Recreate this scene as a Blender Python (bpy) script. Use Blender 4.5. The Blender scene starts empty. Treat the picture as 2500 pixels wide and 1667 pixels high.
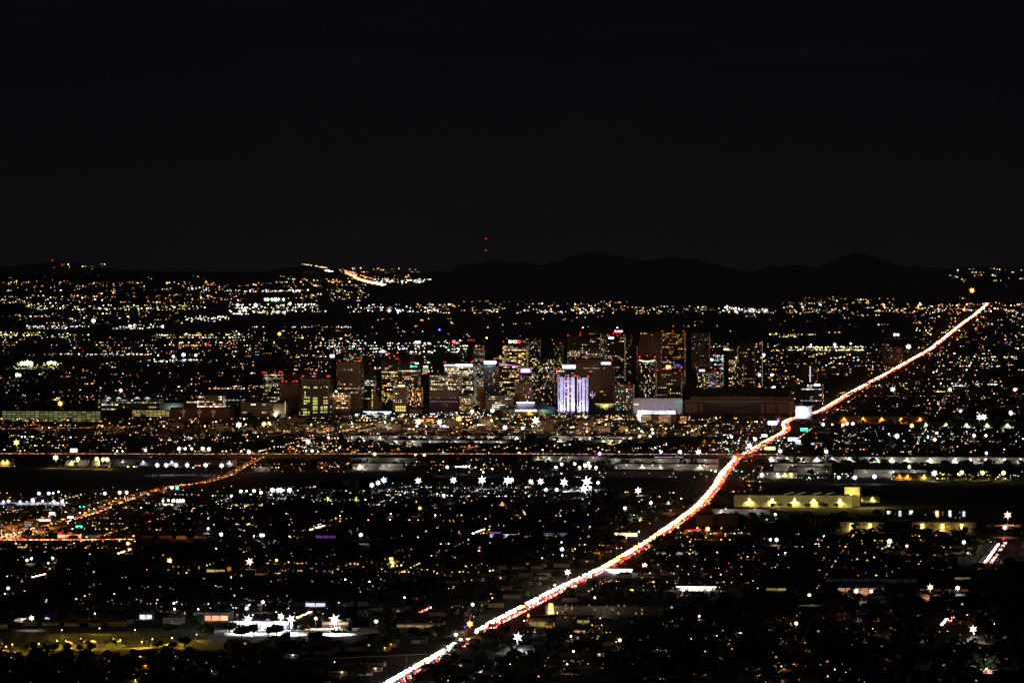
import bpy, math, random
import numpy as np
from mathutils import Matrix, Vector
rnd = random.Random(7)
nrs = np.random.RandomState(7)
S = bpy.context.scene
COL = S.collection

# ------------------------------------------------------------------ camera
F = 10950.0; CX = 1250.0; HZ = 638.0; CAMZ = 300.0      # long lens on a hill, 300 m above the valley
cam = bpy.data.cameras.new('camera'); cam.sensor_width = 36.0; cam.lens = F * 36.0 / 2500.0
cam.shift_y = -(833.5 - HZ) / 2500.0
cam.clip_start = 5.0; cam.clip_end = 150000.0
camo = bpy.data.objects.new('camera', cam); COL.objects.link(camo)
camo.location = (0, 0, CAMZ); camo.rotation_euler = (math.radians(90), 0, 0)
S.camera = camo
# ------------------------------------------------------------------ night sky
w = bpy.data.worlds.new('World'); S.world = w; w.use_nodes = True
nt = w.node_tree; nt.nodes.clear()
out = nt.nodes.new('ShaderNodeOutputWorld'); bg = nt.nodes.new('ShaderNodeBackground')
tc = nt.nodes.new('ShaderNodeTexCoord'); sx = nt.nodes.new('ShaderNodeSeparateXYZ')
rp = nt.nodes.new('ShaderNodeValToRGB')
rp.color_ramp.elements[0].position = 0.0; rp.color_ramp.elements[0].color = (0.0047, 0.0042, 0.0050, 1)
rp.color_ramp.elements[1].position = 0.065; rp.color_ramp.elements[1].color = (0.0019, 0.0021, 0.0037, 1)
e = rp.color_ramp.elements.new(0.02); e.color = (0.0031, 0.0030, 0.0042, 1)
mp = nt.nodes.new('ShaderNodeMapping'); mp.inputs['Scale'].default_value = (6, 6, 70)
nz = nt.nodes.new('ShaderNodeTexNoise'); nz.inputs['Scale'].default_value = 2.0; nz.inputs['Detail'].default_value = 4
r2 = nt.nodes.new('ShaderNodeValToRGB')
r2.color_ramp.elements[0].position = 0.55; r2.color_ramp.elements[0].color = (0, 0, 0, 1)
r2.color_ramp.elements[1].position = 0.8; r2.color_ramp.elements[1].color = (0.0016, 0.0007, 0.0006, 1)
ad = nt.nodes.new('ShaderNodeMixRGB'); ad.blend_type = 'ADD'; ad.inputs[0].default_value = 1
L = nt.links.new
L(tc.outputs['Generated'], sx.inputs[0]); L(sx.outputs['Z'], rp.inputs[0])
L(tc.outputs['Generated'], mp.inputs[0]); L(mp.outputs[0], nz.inputs['Vector']); L(nz.outputs['Fac'], r2.inputs[0])
L(rp.outputs[0], ad.inputs[1]); L(r2.outputs[0], ad.inputs[2]); L(ad.outputs[0], bg.inputs[0]); L(bg.outputs[0], out.inputs[0])
bg.inputs[1].default_value = 1.0
S.view_settings.view_transform = 'Standard'; S.view_settings.look = 'None'
S.view_settings.exposure = 0; S.view_settings.gamma = 1; S.view_settings.use_curve_mapping = False
cy = S.cycles
cy.max_bounces = 0; cy.diffuse_bounces = 0; cy.glossy_bounces = 0; cy.volume_bounces = 0; cy.transparent_max_bounces = 4
cy.sample_clamp_indirect = 0.25; cy.use_denoising = True; cy.use_light_tree = True
cy.use_adaptive_sampling = False; cy.caustics_reflective = False; cy.caustics_refractive = False

# ------------------------------------------------------------------ projection helpers
RISE0, RISE1 = 12500.0, 30000.0
def gz(y):                               # the valley floor climbs gently beyond the city
    if y < RISE0: return 0.0
    if y < RISE1: return 0.0045 * (y - RISE0)
    return 0.0045 * (RISE1 - RISE0) + 0.0065 * (y - RISE1)
def depth(v, h=0.0):
    k = (v - HZ) / F
    lo, hi = 500.0, 46000.0
    if CAMZ - gz(hi) - h > k * hi: return hi
    for _ in range(40):
        m = (lo + hi) / 2
        if CAMZ - gz(m) - h > k * m: lo = m
        else: hi = m
    return lo
def X(u, D): return (u - CX) / F * D
def Z(v, D): return CAMZ - (v - HZ) / F * D
def G(u, v, h=0.0):
    D = depth(v, h); return (X(u, D), D, gz(D))
def PXM(D): return D * 2500.0 / 1024.0 / F          # metres per render pixel
def UV(x, y, z): return (CX + x / y * F, HZ + (CAMZ - z) / y * F)
TH = -math.atan(0.118)                   # the street grid is turned 6.7 degrees
E = (math.cos(TH), math.sin(TH)); N = (-math.sin(TH), math.cos(TH))

# ------------------------------------------------------------------ materials
MATS = {}
def wall(col, rough=0.8, sc=0.25, var=0.25, name=None):
    key = ('w', col, rough, sc)
    if key in MATS: return MATS[key]
    m = bpy.data.materials.new(name or 'painted_wall'); m.use_nodes = True
    t = m.node_tree; b = t.nodes['Principled BSDF']; b.inputs['Roughness'].default_value = rough
    g = t.nodes.new('ShaderNodeNewGeometry'); n = t.nodes.new('ShaderNodeTexNoise'); n.inputs['Scale'].default_value = sc; n.inputs['Detail'].default_value = 5
    c = t.nodes.new('ShaderNodeValToRGB'); c.color_ramp.elements[0].position = 0.3; c.color_ramp.elements[1].position = 0.7
    c.color_ramp.elements[0].color = tuple(x * (1 - var) for x in col) + (1,); c.color_ramp.elements[1].color = tuple(min(1, x * (1 + var)) for x in col) + (1,)
    t.links.new(g.outputs['Position'], n.inputs['Vector']); t.links.new(n.outputs['Fac'], c.inputs[0]); t.links.new(c.outputs[0], b.inputs['Base Color'])
    MATS[key] = m; return m
def glowmat(sample='NONE'):
    key = ('glow', sample)
    if key in MATS: return MATS[key]
    m = bpy.data.materials.new('glass_and_lamps'); m.use_nodes = True
    t = m.node_tree; b = t.nodes['Principled BSDF']; b.inputs['Roughness'].default_value = 0.25
    b.inputs['Base Color'].default_value = (0.03, 0.035, 0.04, 1)
    a = t.nodes.new('ShaderNodeAttribute'); a.attribute_name = 'glow'
    t.links.new(a.outputs['Color'], b.inputs['Emission Color']); b.inputs['Emission Strength'].default_value = 1.0
    m.cycles.emission_sampling = sample
    MATS[key] = m; return m
GLOW = glowmat()
M_DARK = wall((0.05, 0.05, 0.055)); M_METAL = wall((0.22, 0.22, 0.22), 0.5); M_CONC = wall((0.30, 0.27, 0.23))
M_ROOF = wall((0.09, 0.08, 0.075)); M_ASPH = wall((0.055, 0.055, 0.055), 0.7, 0.05); M_BEIGE = wall((0.36, 0.29, 0.21))
M_BROWN = wall((0.20, 0.13, 0.09)); M_WHITE = wall((0.55, 0.55, 0.52)); M_LEAF = wall((0.05, 0.085, 0.03), 0.7, 0.8, 0.5, 'leaves')
M_TRUNK = wall((0.12, 0.09, 0.06)); M_CAR = [wall(c, 0.35) for c in ((.5, .5, .5), (.05, .05, .06), (.25, .03, .03), (.6, .6, .58), (.05, .08, .2))]
M_RED = wall((0.14, 0.04, 0.03)); M_LAWN = wall((0.12, 0.16, 0.02), 0.9, 0.1, 0.35, 'lawn'); M_LAWN2 = M_LAWN
PAL = {'warm': (1, .60, .27), 'white': (1, .89, .72), 'cool': (.78, .90, 1), 'amber': (1, .33, .035), 'green': (.72, 1, .62), 'red': (1, .03, .03),
       'teal': (.06, 1, .75), 'blue': (.06, .16, 1), 'yel': (1, .80, .20), 'vio': (.55, .12, 1), 'lime': (.8, 1, .25), 'peach': (1, .46, .24), 'ice': (.8, .82, 1), 'mag': (1, .1, .45), 'lav': (.62, .60, 1)}
WORD = {'warm': 'warm', 'white': 'white', 'cool': 'bluish', 'amber': 'amber', 'green': 'greenish', 'red': 'red', 'teal': 'teal', 'blue': 'blue', 'yel': 'yellow',
        'vio': 'violet', 'lime': 'lime', 'peach': 'peach', 'ice': 'icy', 'mag': 'magenta', 'lav': 'lavender'}

# ------------------------------------------------------------------ mesh builder
class MB:
    def __init__(s): s.v = []; s.f = []; s.m = []; s.g = []
    def quad(s, a, b, c, d, mi=0, g=(0, 0, 0)):
        n = len(s.v); s.v += [a, b, c, d]; s.f.append((n, n + 1, n + 2, n + 3)); s.m.append(mi); s.g.append(g)
    def tri(s, a, b, c, mi=0, g=(0, 0, 0)):
        n = len(s.v); s.v += [a, b, c]; s.f.append((n, n + 1, n + 2)); s.m.append(mi); s.g.append(g)
    def box(s, x0, x1, y0, y1, z0, z1, mi=0, g=(0, 0, 0), top=0.0, bottom=True):
        n = len(s.v); t = top
        s.v += [(x0, y0, z0), (x1, y0, z0), (x1, y1, z0), (x0, y1, z0), (x0 + t, y0 + t, z1), (x1 - t, y0 + t, z1), (x1 - t, y1 - t, z1), (x0 + t, y1 - t, z1)]
        fs = [(0, 1, 5, 4), (1, 2, 6, 5), (2, 3, 7, 6), (3, 0, 4, 7), (4, 5, 6, 7)] + ([(3, 2, 1, 0)] if bottom else [])
        for f in fs: s.f.append(tuple(n + i for i in f)); s.m.append(mi); s.g.append(g)
    def cyl(s, x, y, z0, z1, r0, r1=None, k=8, mi=0, g=(0, 0, 0)):
        r1 = r0 if r1 is None else r1; n = len(s.v)
        for i in range(k):
            a = 2 * math.pi * i / k; s.v.append((x + r0 * math.cos(a), y + r0 * math.sin(a), z0))
        for i in range(k):
            a = 2 * math.pi * i / k; s.v.append((x + r1 * math.cos(a), y + r1 * math.sin(a), z1))
        for i in range(k):
            j = (i + 1) % k; s.f.append((n + i, n + j, n + k + j, n + k + i)); s.m.append(mi); s.g.append(g)
        s.f.append(tuple(n + k + i for i in range(k))); s.m.append(mi); s.g.append(g)
        s.f.append(tuple(n + k - 1 - i for i in range(k))); s.m.append(mi); s.g.append(g)
    def ball(s, x, y, z, r, g, mi=0, flat=1.0):
        n = len(s.v); s.v += [(x, y, z + r * flat), (x, y, z - r * flat)]
        for i in range(6):
            a = math.pi / 3 * i; s.v.append((x + r * math.cos(a), y + r * math.sin(a), z + .45 * r * flat)) ; s.v.append((x + r * math.cos(a), y + r * math.sin(a), z - .45 * r * flat))
        for i in range(6):
            a, b = n + 2 + 2 * i, n + 2 + 2 * ((i + 1) % 6)
            for f in ((n, a, b), (n + 1, b + 1, a + 1)): s.f.append(f); s.m.append(mi); s.g.append(g)
            s.f.append((a, a + 1, b + 1, b)); s.m.append(mi); s.g.append(g)
    def mesh(s, name, mats, smooth=False):
        me = bpy.data.meshes.new(name); me.from_pydata(s.v, [], s.f)
        for m in mats: me.materials.append(m)
        if s.m and len(mats) > 1: me.polygons.foreach_set('material_index', s.m)
        if any(m is GLOW for m in mats):
            a = me.color_attributes.new('glow', 'FLOAT_COLOR', 'CORNER')
            cnt = np.array([len(f) for f in s.f]); g = np.array(s.g, dtype=np.float32)
            g4 = np.ones((len(g), 4), np.float32); g4[:, :3] = g
            a.data.foreach_set('color', np.repeat(g4, cnt, axis=0).ravel())
        if smooth: me.polygons.foreach_set('use_smooth', [True] * len(s.f))
        me.update(); return me
def ob(name, me, parent=None, loc=(0, 0, 0), rz=0.0, scale=None, **props):
    o = bpy.data.objects.new(name, me); COL.objects.link(o)
    if parent is not None: o.parent = parent
    o.location = loc
    if rz: o.rotation_euler = (0, 0, rz)
    if scale: o.scale = (scale, scale, scale) if not isinstance(scale, tuple) else scale
    for k, v in props.items(): o[k] = v
    return o
def thing(name, label, cat, loc, rz=0.0, group=None, me=None, scale=None):
    o = ob(name, me, None, loc, rz, scale); o['label'] = label; o['category'] = cat
    if group: o['group'] = group
    return o
LD = {}
def light(parent, loc, col, power, rad=0.4, kind='POINT', spot=140, name='lamp_or_fill_light', rot=None):
    key = (col, round(power, 1), rad, kind, spot)
    d = LD.get(key)
    if d is None:
        d = bpy.data.lights.new(name, kind); d.energy = power; d.color = PAL[col] if isinstance(col, str) else col
        d.shadow_soft_size = rad
        if kind == 'SPOT': d.spot_size = math.radians(spot); d.spot_blend = 0.6
        LD[key] = d
    o = ob(name, d, parent, loc)
    if rot: o.rotation_euler = rot
    return o
def gl(c, b): return tuple(x * b for x in PAL[c])

# landmarks used to word where a thing stands
LM = [(60, 1570, 'the lit park'), (280, 1575, 'the lit park lawn'), (450, 1505, 'the small white flat-roofed shop'), (560, 1500, 'the lit glass-fronted supermarket'), (730, 1525, 'the floodlit truck yard'),
      (1040, 1530, 'the long dark school hall'), (1130, 1545, 'the long boulevard shed'), (1290, 1505, 'the chapel bell tower'), (1420, 1490, 'the long pale motel'), (1490, 1430, 'the leafy school yard'),
      (1700, 1430, 'the four-lamp school shelter'), (1900, 1440, 'the low white school'), (2100, 1435, 'the beige lamp-lit hall'), (2290, 1430, 'the sports field hall'), (2430, 1435, 'the sports field'),
      (2425, 1355, 'the far right avenue'), (2100, 1290, 'the left block of lit flats'), (2300, 1290, 'the right block of lit flats'), (1900, 1215, 'the yellow-lit warehouse'), (1730, 1295, 'the amber petrol station'),
      (1530, 1303, 'the white petrol canopy'), (1370, 1340, 'the amber bungalow'), (1250, 1300, 'the white and violet shop'), (800, 1305, 'the violet-lit shed'), (410, 1365, 'the long dark apartment row'),
      (100, 1320, 'the bright left-edge crossing'), (100, 1255, 'the bright left-hand shops'), (190, 1300, 'the amber bungalow row'), (640, 1380, 'the amber-lit yard'), (970, 1385, 'the beige walled court'),
      (1160, 1180, 'the row of floodlight masts'), (430, 1222, 'the floodlit car lot'), (60, 1222, 'the left floodlit lot'), (230, 1120, 'the batching yard'), (450, 1130, 'the blue-lamp grey shed'),
      (860, 1140, 'the amber tree-lined yard'), (1100, 1125, 'the pair of grey sheds'), (1450, 1145, 'the wide grey depot'), (1620, 1130, 'the long depot wall'), (2000, 1120, 'the long white shed'), (2300, 1125, 'the cone-lamp shed'),
      (1750, 1075, 'the dark flat warehouse'), (1430, 1070, 'the panelled white warehouse'), (1050, 1070, 'the long grey warehouse'), (750, 1075, 'the bright freeway junction'), (560, 1040, 'the tall white mast lamp'),
      (120, 1015, 'the yellow-lit parking garage'), (370, 1005, 'the small yellow-lit garage'), (510, 980, 'the white banded hospital block'), (640, 1000, 'the beige banded block'), (1300, 1010, 'the arena'),
      (1400, 980, 'the violet-lit condominium'), (1600, 1025, 'the warm-lit parking garage'), (1800, 1000, 'the ballpark'), (1960, 1005, 'the bluish ballpark block'), (2150, 1022, 'the amber-lit long shed'),
      (2350, 1040, 'the pale rail yard'), (2230, 920, 'the eastern houses'), (2000, 850, 'the floodlit sports park'), (2050, 870, 'the light-column tower'), (90, 888, 'the far left stadium'), (430, 870, 'the far ball field'),
      (1100, 850, 'the uptown shops'), (850, 820, 'the dark band beyond downtown'), (300, 800, 'the western suburbs'), (1450, 750, 'the foot of the mountains'), (2350, 750, 'the far end of the boulevard'), (600, 740, 'the far stadium lights')]
def near(u, v):
    b = min(LM, key=lambda l: (l[0] - u) ** 2 + 6 * (l[1] - v) ** 2)
    du, dv = u - b[0], v - b[1]
    if abs(dv) * 2.5 > abs(du): d = 'in front of' if dv > 0 else 'beyond'
    else: d = 'right of' if du > 0 else 'left of'
    return d + ' ' + b[2]

# ------------------------------------------------------------------ ground, river bed, hills
def ground():
    ys = [-1500, 1000, 3000, 5000, 7000, 9000, 12500, 15000, 20000, 25000, 30000, 33000, 36000, 40000, 45000, 46000, 60000, 90000]
    mb = MB(); xs = np.linspace(-20000, 20000, 21)
    def h(y): return gz(min(y, 46000)) - 0.02 * max(0, y - 46000)
    for j in range(len(ys) - 1):
        for i in range(20):
            mb.quad((xs[i], ys[j], h(ys[j])), (xs[i + 1], ys[j], h(ys[j])), (xs[i + 1], ys[j + 1], h(ys[j + 1])), (xs[i], ys[j + 1], h(ys[j + 1])))
    m = wall((0.105, 0.09, 0.07), 0.95, 0.02, 0.4, 'desert_ground')
    ob('ground', mb.mesh('ground', [m]), kind='structure')
ground()
def sheet(name, pts, mat, z=0.3, kind='structure'):
    mb = MB(); P = [G(u, v) for u, v in pts]
    c = np.mean([(p[0], p[1]) for p in P], axis=0)
    n = len(P)
    for i in range(n):
        a, b = P[i], P[(i + 1) % n]
        mb.tri((c[0], c[1], z), (a[0], a[1], z), (b[0], b[1], z))
    return ob(name, mb.mesh(name, [mat]), kind=kind)
bed = wall((0.045, 0.042, 0.038), 1.0, 0.01, 0.5, 'river_gravel')
sheet('river_bed', [(-200, 1200), (-200, 1146), (700, 1150), (1240, 1160), (1700, 1175), (2800, 1185), (2800, 1262), (2080, 1268), (1250, 1172), (900, 1168), (640, 1198)], bed, 0.15)

def hill(name, prof, D, back, front, seed, mat):
    r = np.random.RandomState(seed); us = np.linspace(prof[0][0], prof[-1][0], 150)
    pv = np.interp(us, [p[0] for p in prof], [p[1] for p in prof])
    k = np.array([1, 2, 3, 2, 1]) / 9.0; pv = np.convolve(np.pad(pv, 2, 'edge'), k, 'valid'); pv = pv + np.convolve(r.randn(len(pv) + 2) * 1.3, [.25, .5, .25], 'valid') + 1.0 * np.sin(us * .09 + seed)
    nj = 26; mb = MB(); grid = []
    ph = r.rand(8) * 6.28
    for j in range(nj):
        t = j / (nj - 1)                     # 0 foot .. 0.6 ridge .. 1 back foot
        row = []
        for i, u in enumerate(us):
            x = X(u, D); a = t / 0.6 if t < 0.6 else (1 - t) / 0.4
            y = D - front * (1 - t / 0.6) if t < 0.6 else D + back * (t - 0.6) / 0.4
            base = gz(min(y, 46000)) - 6; H = Z(pv[i], D) - base
            s = a ** 1.25
            rav = 0.10 * math.sin(i * 0.55 + ph[0] + 3 * a) + 0.06 * math.sin(i * 1.3 + ph[1] - 4 * a) + 0.05 * (r.rand() - .5)
            row.append((x * (y / D) ** 0.3, y, base + H * max(0, s + rav * a * (1 - a) * 2)))
        grid.append(row)
    for j in range(nj - 1):
        for i in range(len(us) - 1): mb.quad(grid[j][i], grid[j][i + 1], grid[j + 1][i + 1], grid[j + 1][i])
    me = mb.mesh(name, [mat], True); return ob(name, me, kind='structure')
rock = wall((0.42, 0.37, 0.34), 1.0, 0.004, 0.2, 'desert_rock')
hill('hills', [(880, 742), (930, 722), (1000, 697), (1030, 688), (1062, 683), (1100, 660), (1150, 643), (1200, 639), (1270, 640), (1325, 648), (1370, 636), (1400, 622), (1445, 613), (1500, 625), (1560, 636), (1600, 633), (1660, 629), (1700, 635), (1760, 650), (1830, 667), (1900, 690), (1960, 735)], 28500, 3000, 2600, 3, rock)
hill('hills', [(1600, 740), (1700, 700), (1830, 664), (1870, 652), (1930, 647), (2000, 653), (2030, 638), (2060, 624), (2090, 619), (2130, 624), (2180, 643), (2210, 653), (2240, 650), (2290, 656), (2330, 680), (2370, 700), (2430, 735)], 30500, 3000, 2900, 5, rock)
hill('hills', [(2330, 735), (2400, 716), (2440, 698), (2480, 683), (2540, 668), (2700, 660)], 27000, 2500, 1800, 9, rock)
hill('hills', [(690, 690), (720, 672), (790, 662), (830, 664), (870, 676), (905, 694)], 41000, 1500, 2500, 6, rock)
hill('hills', [(-800, 660), (-200, 656), (60, 651), (110, 640), (140, 634), (180, 642), (260, 655), (420, 664), (600, 667), (690, 658), (740, 644), (800, 650), (860, 662), (1000, 664), (1200, 668), (1830, 664), (1900, 664), (2240, 662), (2320, 655), (2400, 651), (2480, 653), (3200, 650)], 49000, 4000, 4000, 12, rock)
# white letter laid out on the hillside
def text_mesh(s, size, extr=0.05):
    c = bpy.data.curves.new('t', 'FONT'); c.body = s; c.size = size; c.extrude = extr; c.resolution_u = 3
    o = bpy.data.objects.new('t', c); COL.objects.link(o)
    dg = bpy.context.evaluated_depsgraph_get(); me = bpy.data.meshes.new_from_object(o.evaluated_get(dg))
    bpy.data.objects.remove(o); return me
def sign_text(s, width, height, col, b, name='lettering'):
    me = text_mesh(s, 1.0, 0.05)
    co = np.zeros(len(me.vertices) * 3); me.vertices.foreach_get('co', co); co = co.reshape(-1, 3)
    mn, mx = co.min(0), co.max(0)
    co[:, 0] = (co[:, 0] - mn[0]) / (mx[0] - mn[0]) * width; co[:, 1] = (co[:, 1] - mn[1]) / (mx[1] - mn[1]) * height; co[:, 2] *= 6
    me.vertices.foreach_set('co', co.ravel()); me.materials.clear(); me.materials.append(GLOW)
    a = me.color_attributes.new('glow', 'FLOAT_COLOR', 'CORNER'); g = np.ones((len(me.loops), 4), np.float32); g[:, :3] = gl(col, b) if isinstance(col, str) else tuple(c * b for c in col)
    a.data.foreach_set('color', g.ravel()); me.name = name; me.update(); return me
D = 27000; me = text_mesh('S', 1, 0.02); me.materials.clear(); me.materials.append(wall((0.8, 0.8, 0.78)))
o = thing('hillside_letter', 'large pale letter S laid out on the dark mountainside', 'letter', (X(1824, D), D, Z(731, D)), scale=(32, 32, 32), me=me); o.rotation_euler = (math.radians(75), 0, 0)

# ------------------------------------------------------------------ the night air
hb = MB(); hb.box(-16000, 16000, -400, 60000, -800, 720); hm = bpy.data.materials.new('haze'); hm.use_nodes = True; t_ = hm.node_tree; t_.nodes.remove(t_.nodes['Principled BSDF'])
pv = t_.nodes.new('ShaderNodeVolumePrincipled'); pv.inputs['Density'].default_value = 6e-6; pv.inputs['Color'].default_value = (.85, .90, 1, 1); t_.links.new(pv.outputs[0], t_.nodes['Material Output'].inputs['Volume'])
ob('haze', hb.mesh('haze', [hm]), kind='stuff')

# ------------------------------------------------------------------ roads
BL = [(945, 1685), (962, 1667), (1100, 1588), (1212, 1521), (1355, 1446), (1488, 1382), (1594, 1318), (1660, 1272), (1711, 1233), (1748, 1190), (1768, 1155), (1800, 1120), (1840, 1098), (1872, 1078), (1905, 1062), (1918, 1053), (1921, 1045), (1916, 1037), (1920, 1029), (1938, 1021), (1965, 1016), (2004, 1004), (2073, 962), (2188, 900), (2274, 851), (2310, 822), (2349, 791), (2381, 768), (2412, 741), (2419, 732)]
def path_pts(pts, step=12.0):
    P = [np.array(G(u, v)[:2]) for u, v in pts]; out = []
    for a, b in zip(P[:-1], P[1:]):
        n = max(1, int(np.linalg.norm(b - a) / step))
        for i in range(n): out.append(a + (b - a) * i / n)
    out.append(P[-1]); A = np.array(out)
    for _ in range(6): A[1:-1] = (A[:-2] + 2 * A[1:-1] + A[2:]) / 4
    return A
def normals(A):
    d = np.gradient(A, axis=0); d /= np.linalg.norm(d, axis=1)[:, None]; return d, np.stack([d[:, 1], -d[:, 0]], 1)
ROADS = []
def road(name, A, half, z, mat=None, deck=0.0):
    ROADS.append(A)
    d, n = normals(A); mb = MB(); st = 4
    idx = list(range(0, len(A) - 1, st)) + [len(A) - 1]
    for a, b in zip(idx[:-1], idx[1:]):
        za, zb = gz(A[a][1]) + z, gz(A[b][1]) + z
        l0 = A[a] - n[a] * half; r0 = A[a] + n[a] * half; l1 = A[b] - n[b] * half; r1 = A[b] + n[b] * half
        mb.quad((*l0, za), (*r0, za), (*r1, zb), (*l1, zb), 0)
        for s, (p, q, zz) in enumerate(((l0, l1, 0), (r0, r1, 0))):
            mb.quad((*p, za - z), (*q, zb - z), (*q, zb), (*p, za), 1)
            k = n[a] * (1.6 if s else -1.6)
            mb.quad((*p, za + .14), (*(p + k), za + .14), (*(q + k), zb + .14), (*q, zb + .14), 2)
        if (a // st) % 2 == 0:
            for off in (-3.6, 3.6, -0.3, 0.3):
                pa = A[a] + n[a] * off; pb = A[b] + n[b] * off; k = n[a] * 0.15
                mb.quad((*(pa - k), za + .06), (*(pa + k), za + .06), (*(pb + k), zb + .06), (*(pb - k), zb + .06), 3)
        if deck:
            for p, q in ((l0, l1), (r0, r1)):
                mb.quad((*p, za), (*q, zb), (*q, zb + .4), (*p, za + .4), 1)
    return ob(name, mb.mesh(name, [mat or M_ASPH, M_CONC, wall((0.25, 0.23, 0.2)), M_WHITE]), kind='structure')
BLV = path_pts(BL); road('road', BLV, 10.5, 0.35)
FW = path_pts([(-400, 1116), (400, 1118), (1000, 1117.5), (1900, 1119)], 14)
road('freeway', FW, 14, 5.5, deck=1)
FW2 = path_pts([(1010, 1034), (1160, 1034)], 10)
ST = {}
ST['diag'] = path_pts([(-120, 1345), (0, 1311), (70, 1290), (160, 1272), (230, 1250), (325, 1212), (420, 1188), (500, 1178), (560, 1160), (600, 1135), (650, 1108)], 10)
road('road', ST['diag'], 9, 0.3)
ST['left'] = path_pts([(-200, 1319), (140, 1319), (420, 1317), (640, 1316)], 10); road('road', ST['left'], 9, 0.42)
for i, pts in enumerate([[(560, 1543), (850, 1541)], [(1060, 1594), (700, 1610)], [(1260, 1503), (2100, 1480)], [(1480, 1387), (1250, 1395)], [(1640, 1285), (2500, 1268)],
                         [(2370, 1420), (2400, 1385), (2445, 1325), (2458, 1290), (2462, 1255)], [(0, 1046), (420, 1040)], [(640, 1060), (1700, 1050)], [(1240, 1303), (700, 1310)], [(1380, 1660), (1800, 1662)]]):
    road('road', path_pts(pts, 10), 6, 0.5 + 0.02 * i)

# ------------------------------------------------------------------ buildings
def frame(u0, u1, D):
    ox = X(u0, D); k = (u1 - CX) / F; wd = (k * D - ox) / (E[0] - k * E[1])
    return (ox, D, gz(D)), wd
def mkwin(mb, x0, x1, z0, z1, y, col, side=False, xs=0.0):
    if side: mb.box(xs - .05, xs + .18, x0, x1, z0, z1, 0, col, bottom=False)
    else: mb.box(x0, x1, y - .18, y + .05, z0, z1, 0, col, bottom=False)
def pick(pal): return rnd.choice(pal)
def tower(u0, u1, vt, D, dep, mat, label, nx, fh=4.0, p=0.3, b=1.0, pal=('warm', 'white'), rows=None, ww=0.6, wh=0.45, z0w=6, side=True, name='office_tower', cat='tower',
          red=((0.05, 0), (0.95, 0)), pent=True, topband=0.0, dim=0.012, ribs=0, cols=None, sidep=None, zlo=None, crown=None, xr=(0.02, 0.98)):
    loc, wd = frame(u0, u1, D); H = Z(vt, D) - loc[2]
    r = thing(name, label, cat, loc, TH)
    mb = MB(); mb.box(0, wd, 0, dep, 0, H, 0); mb.box(0, wd, 0, .5, H, H + 1.0, 0); mb.box(wd - .5, wd, .5, dep, H, H + 1.0, 0); mb.box(0, .5, .5, dep, H, H + 1, 0)
    ob('walls', mb.mesh('walls', [mat]), r)
    if ribs:
        mb = MB()
        for i in range(ribs + 1):
            x = wd * i / ribs; mb.box(x - .5, x + .5, -.7, 0, 0, H, 0)
        ob('pier', mb.mesh('piers', [mat]), r, kind='stuff')
    if pent:
        mb = MB(); a = rnd.uniform(.15, .35); mb.box(wd * a, wd * (a + .4), dep * .3, dep * .7, H, H + 4.5, 0); mb.box(wd * .75, wd * .85, dep * .3, dep * .5, H, H + 2.5, 0)
        ob('penthouse', mb.mesh('penthouse', [M_DARK]), r)
    mb = MB(); nf = max(1, int((H - z0w - topband) / fh)); cw = wd * (xr[1] - xr[0]) / nx
    top = H - topband - fh * 0.25
    for k in range(nf):
        z1 = top - k * fh; z0 = z1 - fh * wh * 1.1
        if z0 < (z0w if zlo is None else zlo): break
        fr = k / nf; rowp = p
        boost = 1.0
        if rows:
            for (a, c, pp, bb) in rows:
                if a <= k <= c: rowp = pp; boost = bb
        run = rnd.random() < rowp
        for i in range(nx):
            if cols and i not in cols: continue
            x0 = wd * xr[0] + cw * (i + (1 - ww) / 2); x1 = x0 + cw * ww
            if rnd.random() > 0.65: run = rnd.random() < rowp
            lit = run if rows or ww > .7 else rnd.random() < rowp
            c = gl(pick(pal), 1.3 * b * boost * min(3.6, math.exp(rnd.gauss(-.45, 1.0)))) if lit else gl('warm', dim * rnd.random())
            mkwin(mb, x0, x1, z0, z1, 0, c)
        if side:
            ns = max(2, int(dep / (wd / nx))); cs = dep / ns
            for i in range(ns):
                lit = rnd.random() < (sidep if sidep is not None else rowp * .7)
                c = gl(pick(pal), b * boost * .8 * math.exp(rnd.gauss(-.4, .6))) if lit else gl('warm', dim * rnd.random())
                mkwin(mb, cs * (i + (1 - ww) / 2), cs * (i + (1 + ww) / 2), z0, z1, 0, c, True, wd)
    if mb.f: ob('window', mb.mesh('windows', [GLOW]), r, kind='stuff')
    for fx, fz in red:
        bm = MB(); q = PXM(D); bm.cyl(0, 0, 0, 1.5, .15, mi=0); bm.ball(0, 0, 1.5 + q * .55, q * .55, gl('red', 2.6), 1)
        ob('beacon', bm.mesh('beacon', [M_METAL, GLOW]), r, (wd * fx, 1.0, H + 1.0 + fz))
    r['H'] = H; r['W'] = wd
    return r, wd, H
OFF = ('warm', 'warm', 'white', 'yel'); RES = ('warm', 'white', 'peach', 'yel', 'cool', 'warm')
GRN = ('lime', 'yel', 'white')
conc = wall((0.33, 0.25, 0.18)); brn = wall((0.17, 0.105, 0.07)); blk = wall((0.03, 0.03, 0.035), .4); gry = wall((0.2, 0.2, 0.19)); pnk = wall((0.30, 0.20, 0.17)); tan = wall((0.42, 0.33, 0.22))
def strip(r, x0, x1, z0, z1, col, b, y=-.5, name='lit_sign', mat2=None):
    mb = MB(); mb.box(x0, x1, y - .3, y + .45, z0, z1, 0, gl(col, b)); return ob(name, mb.mesh(name, [GLOW]), r)

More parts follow.
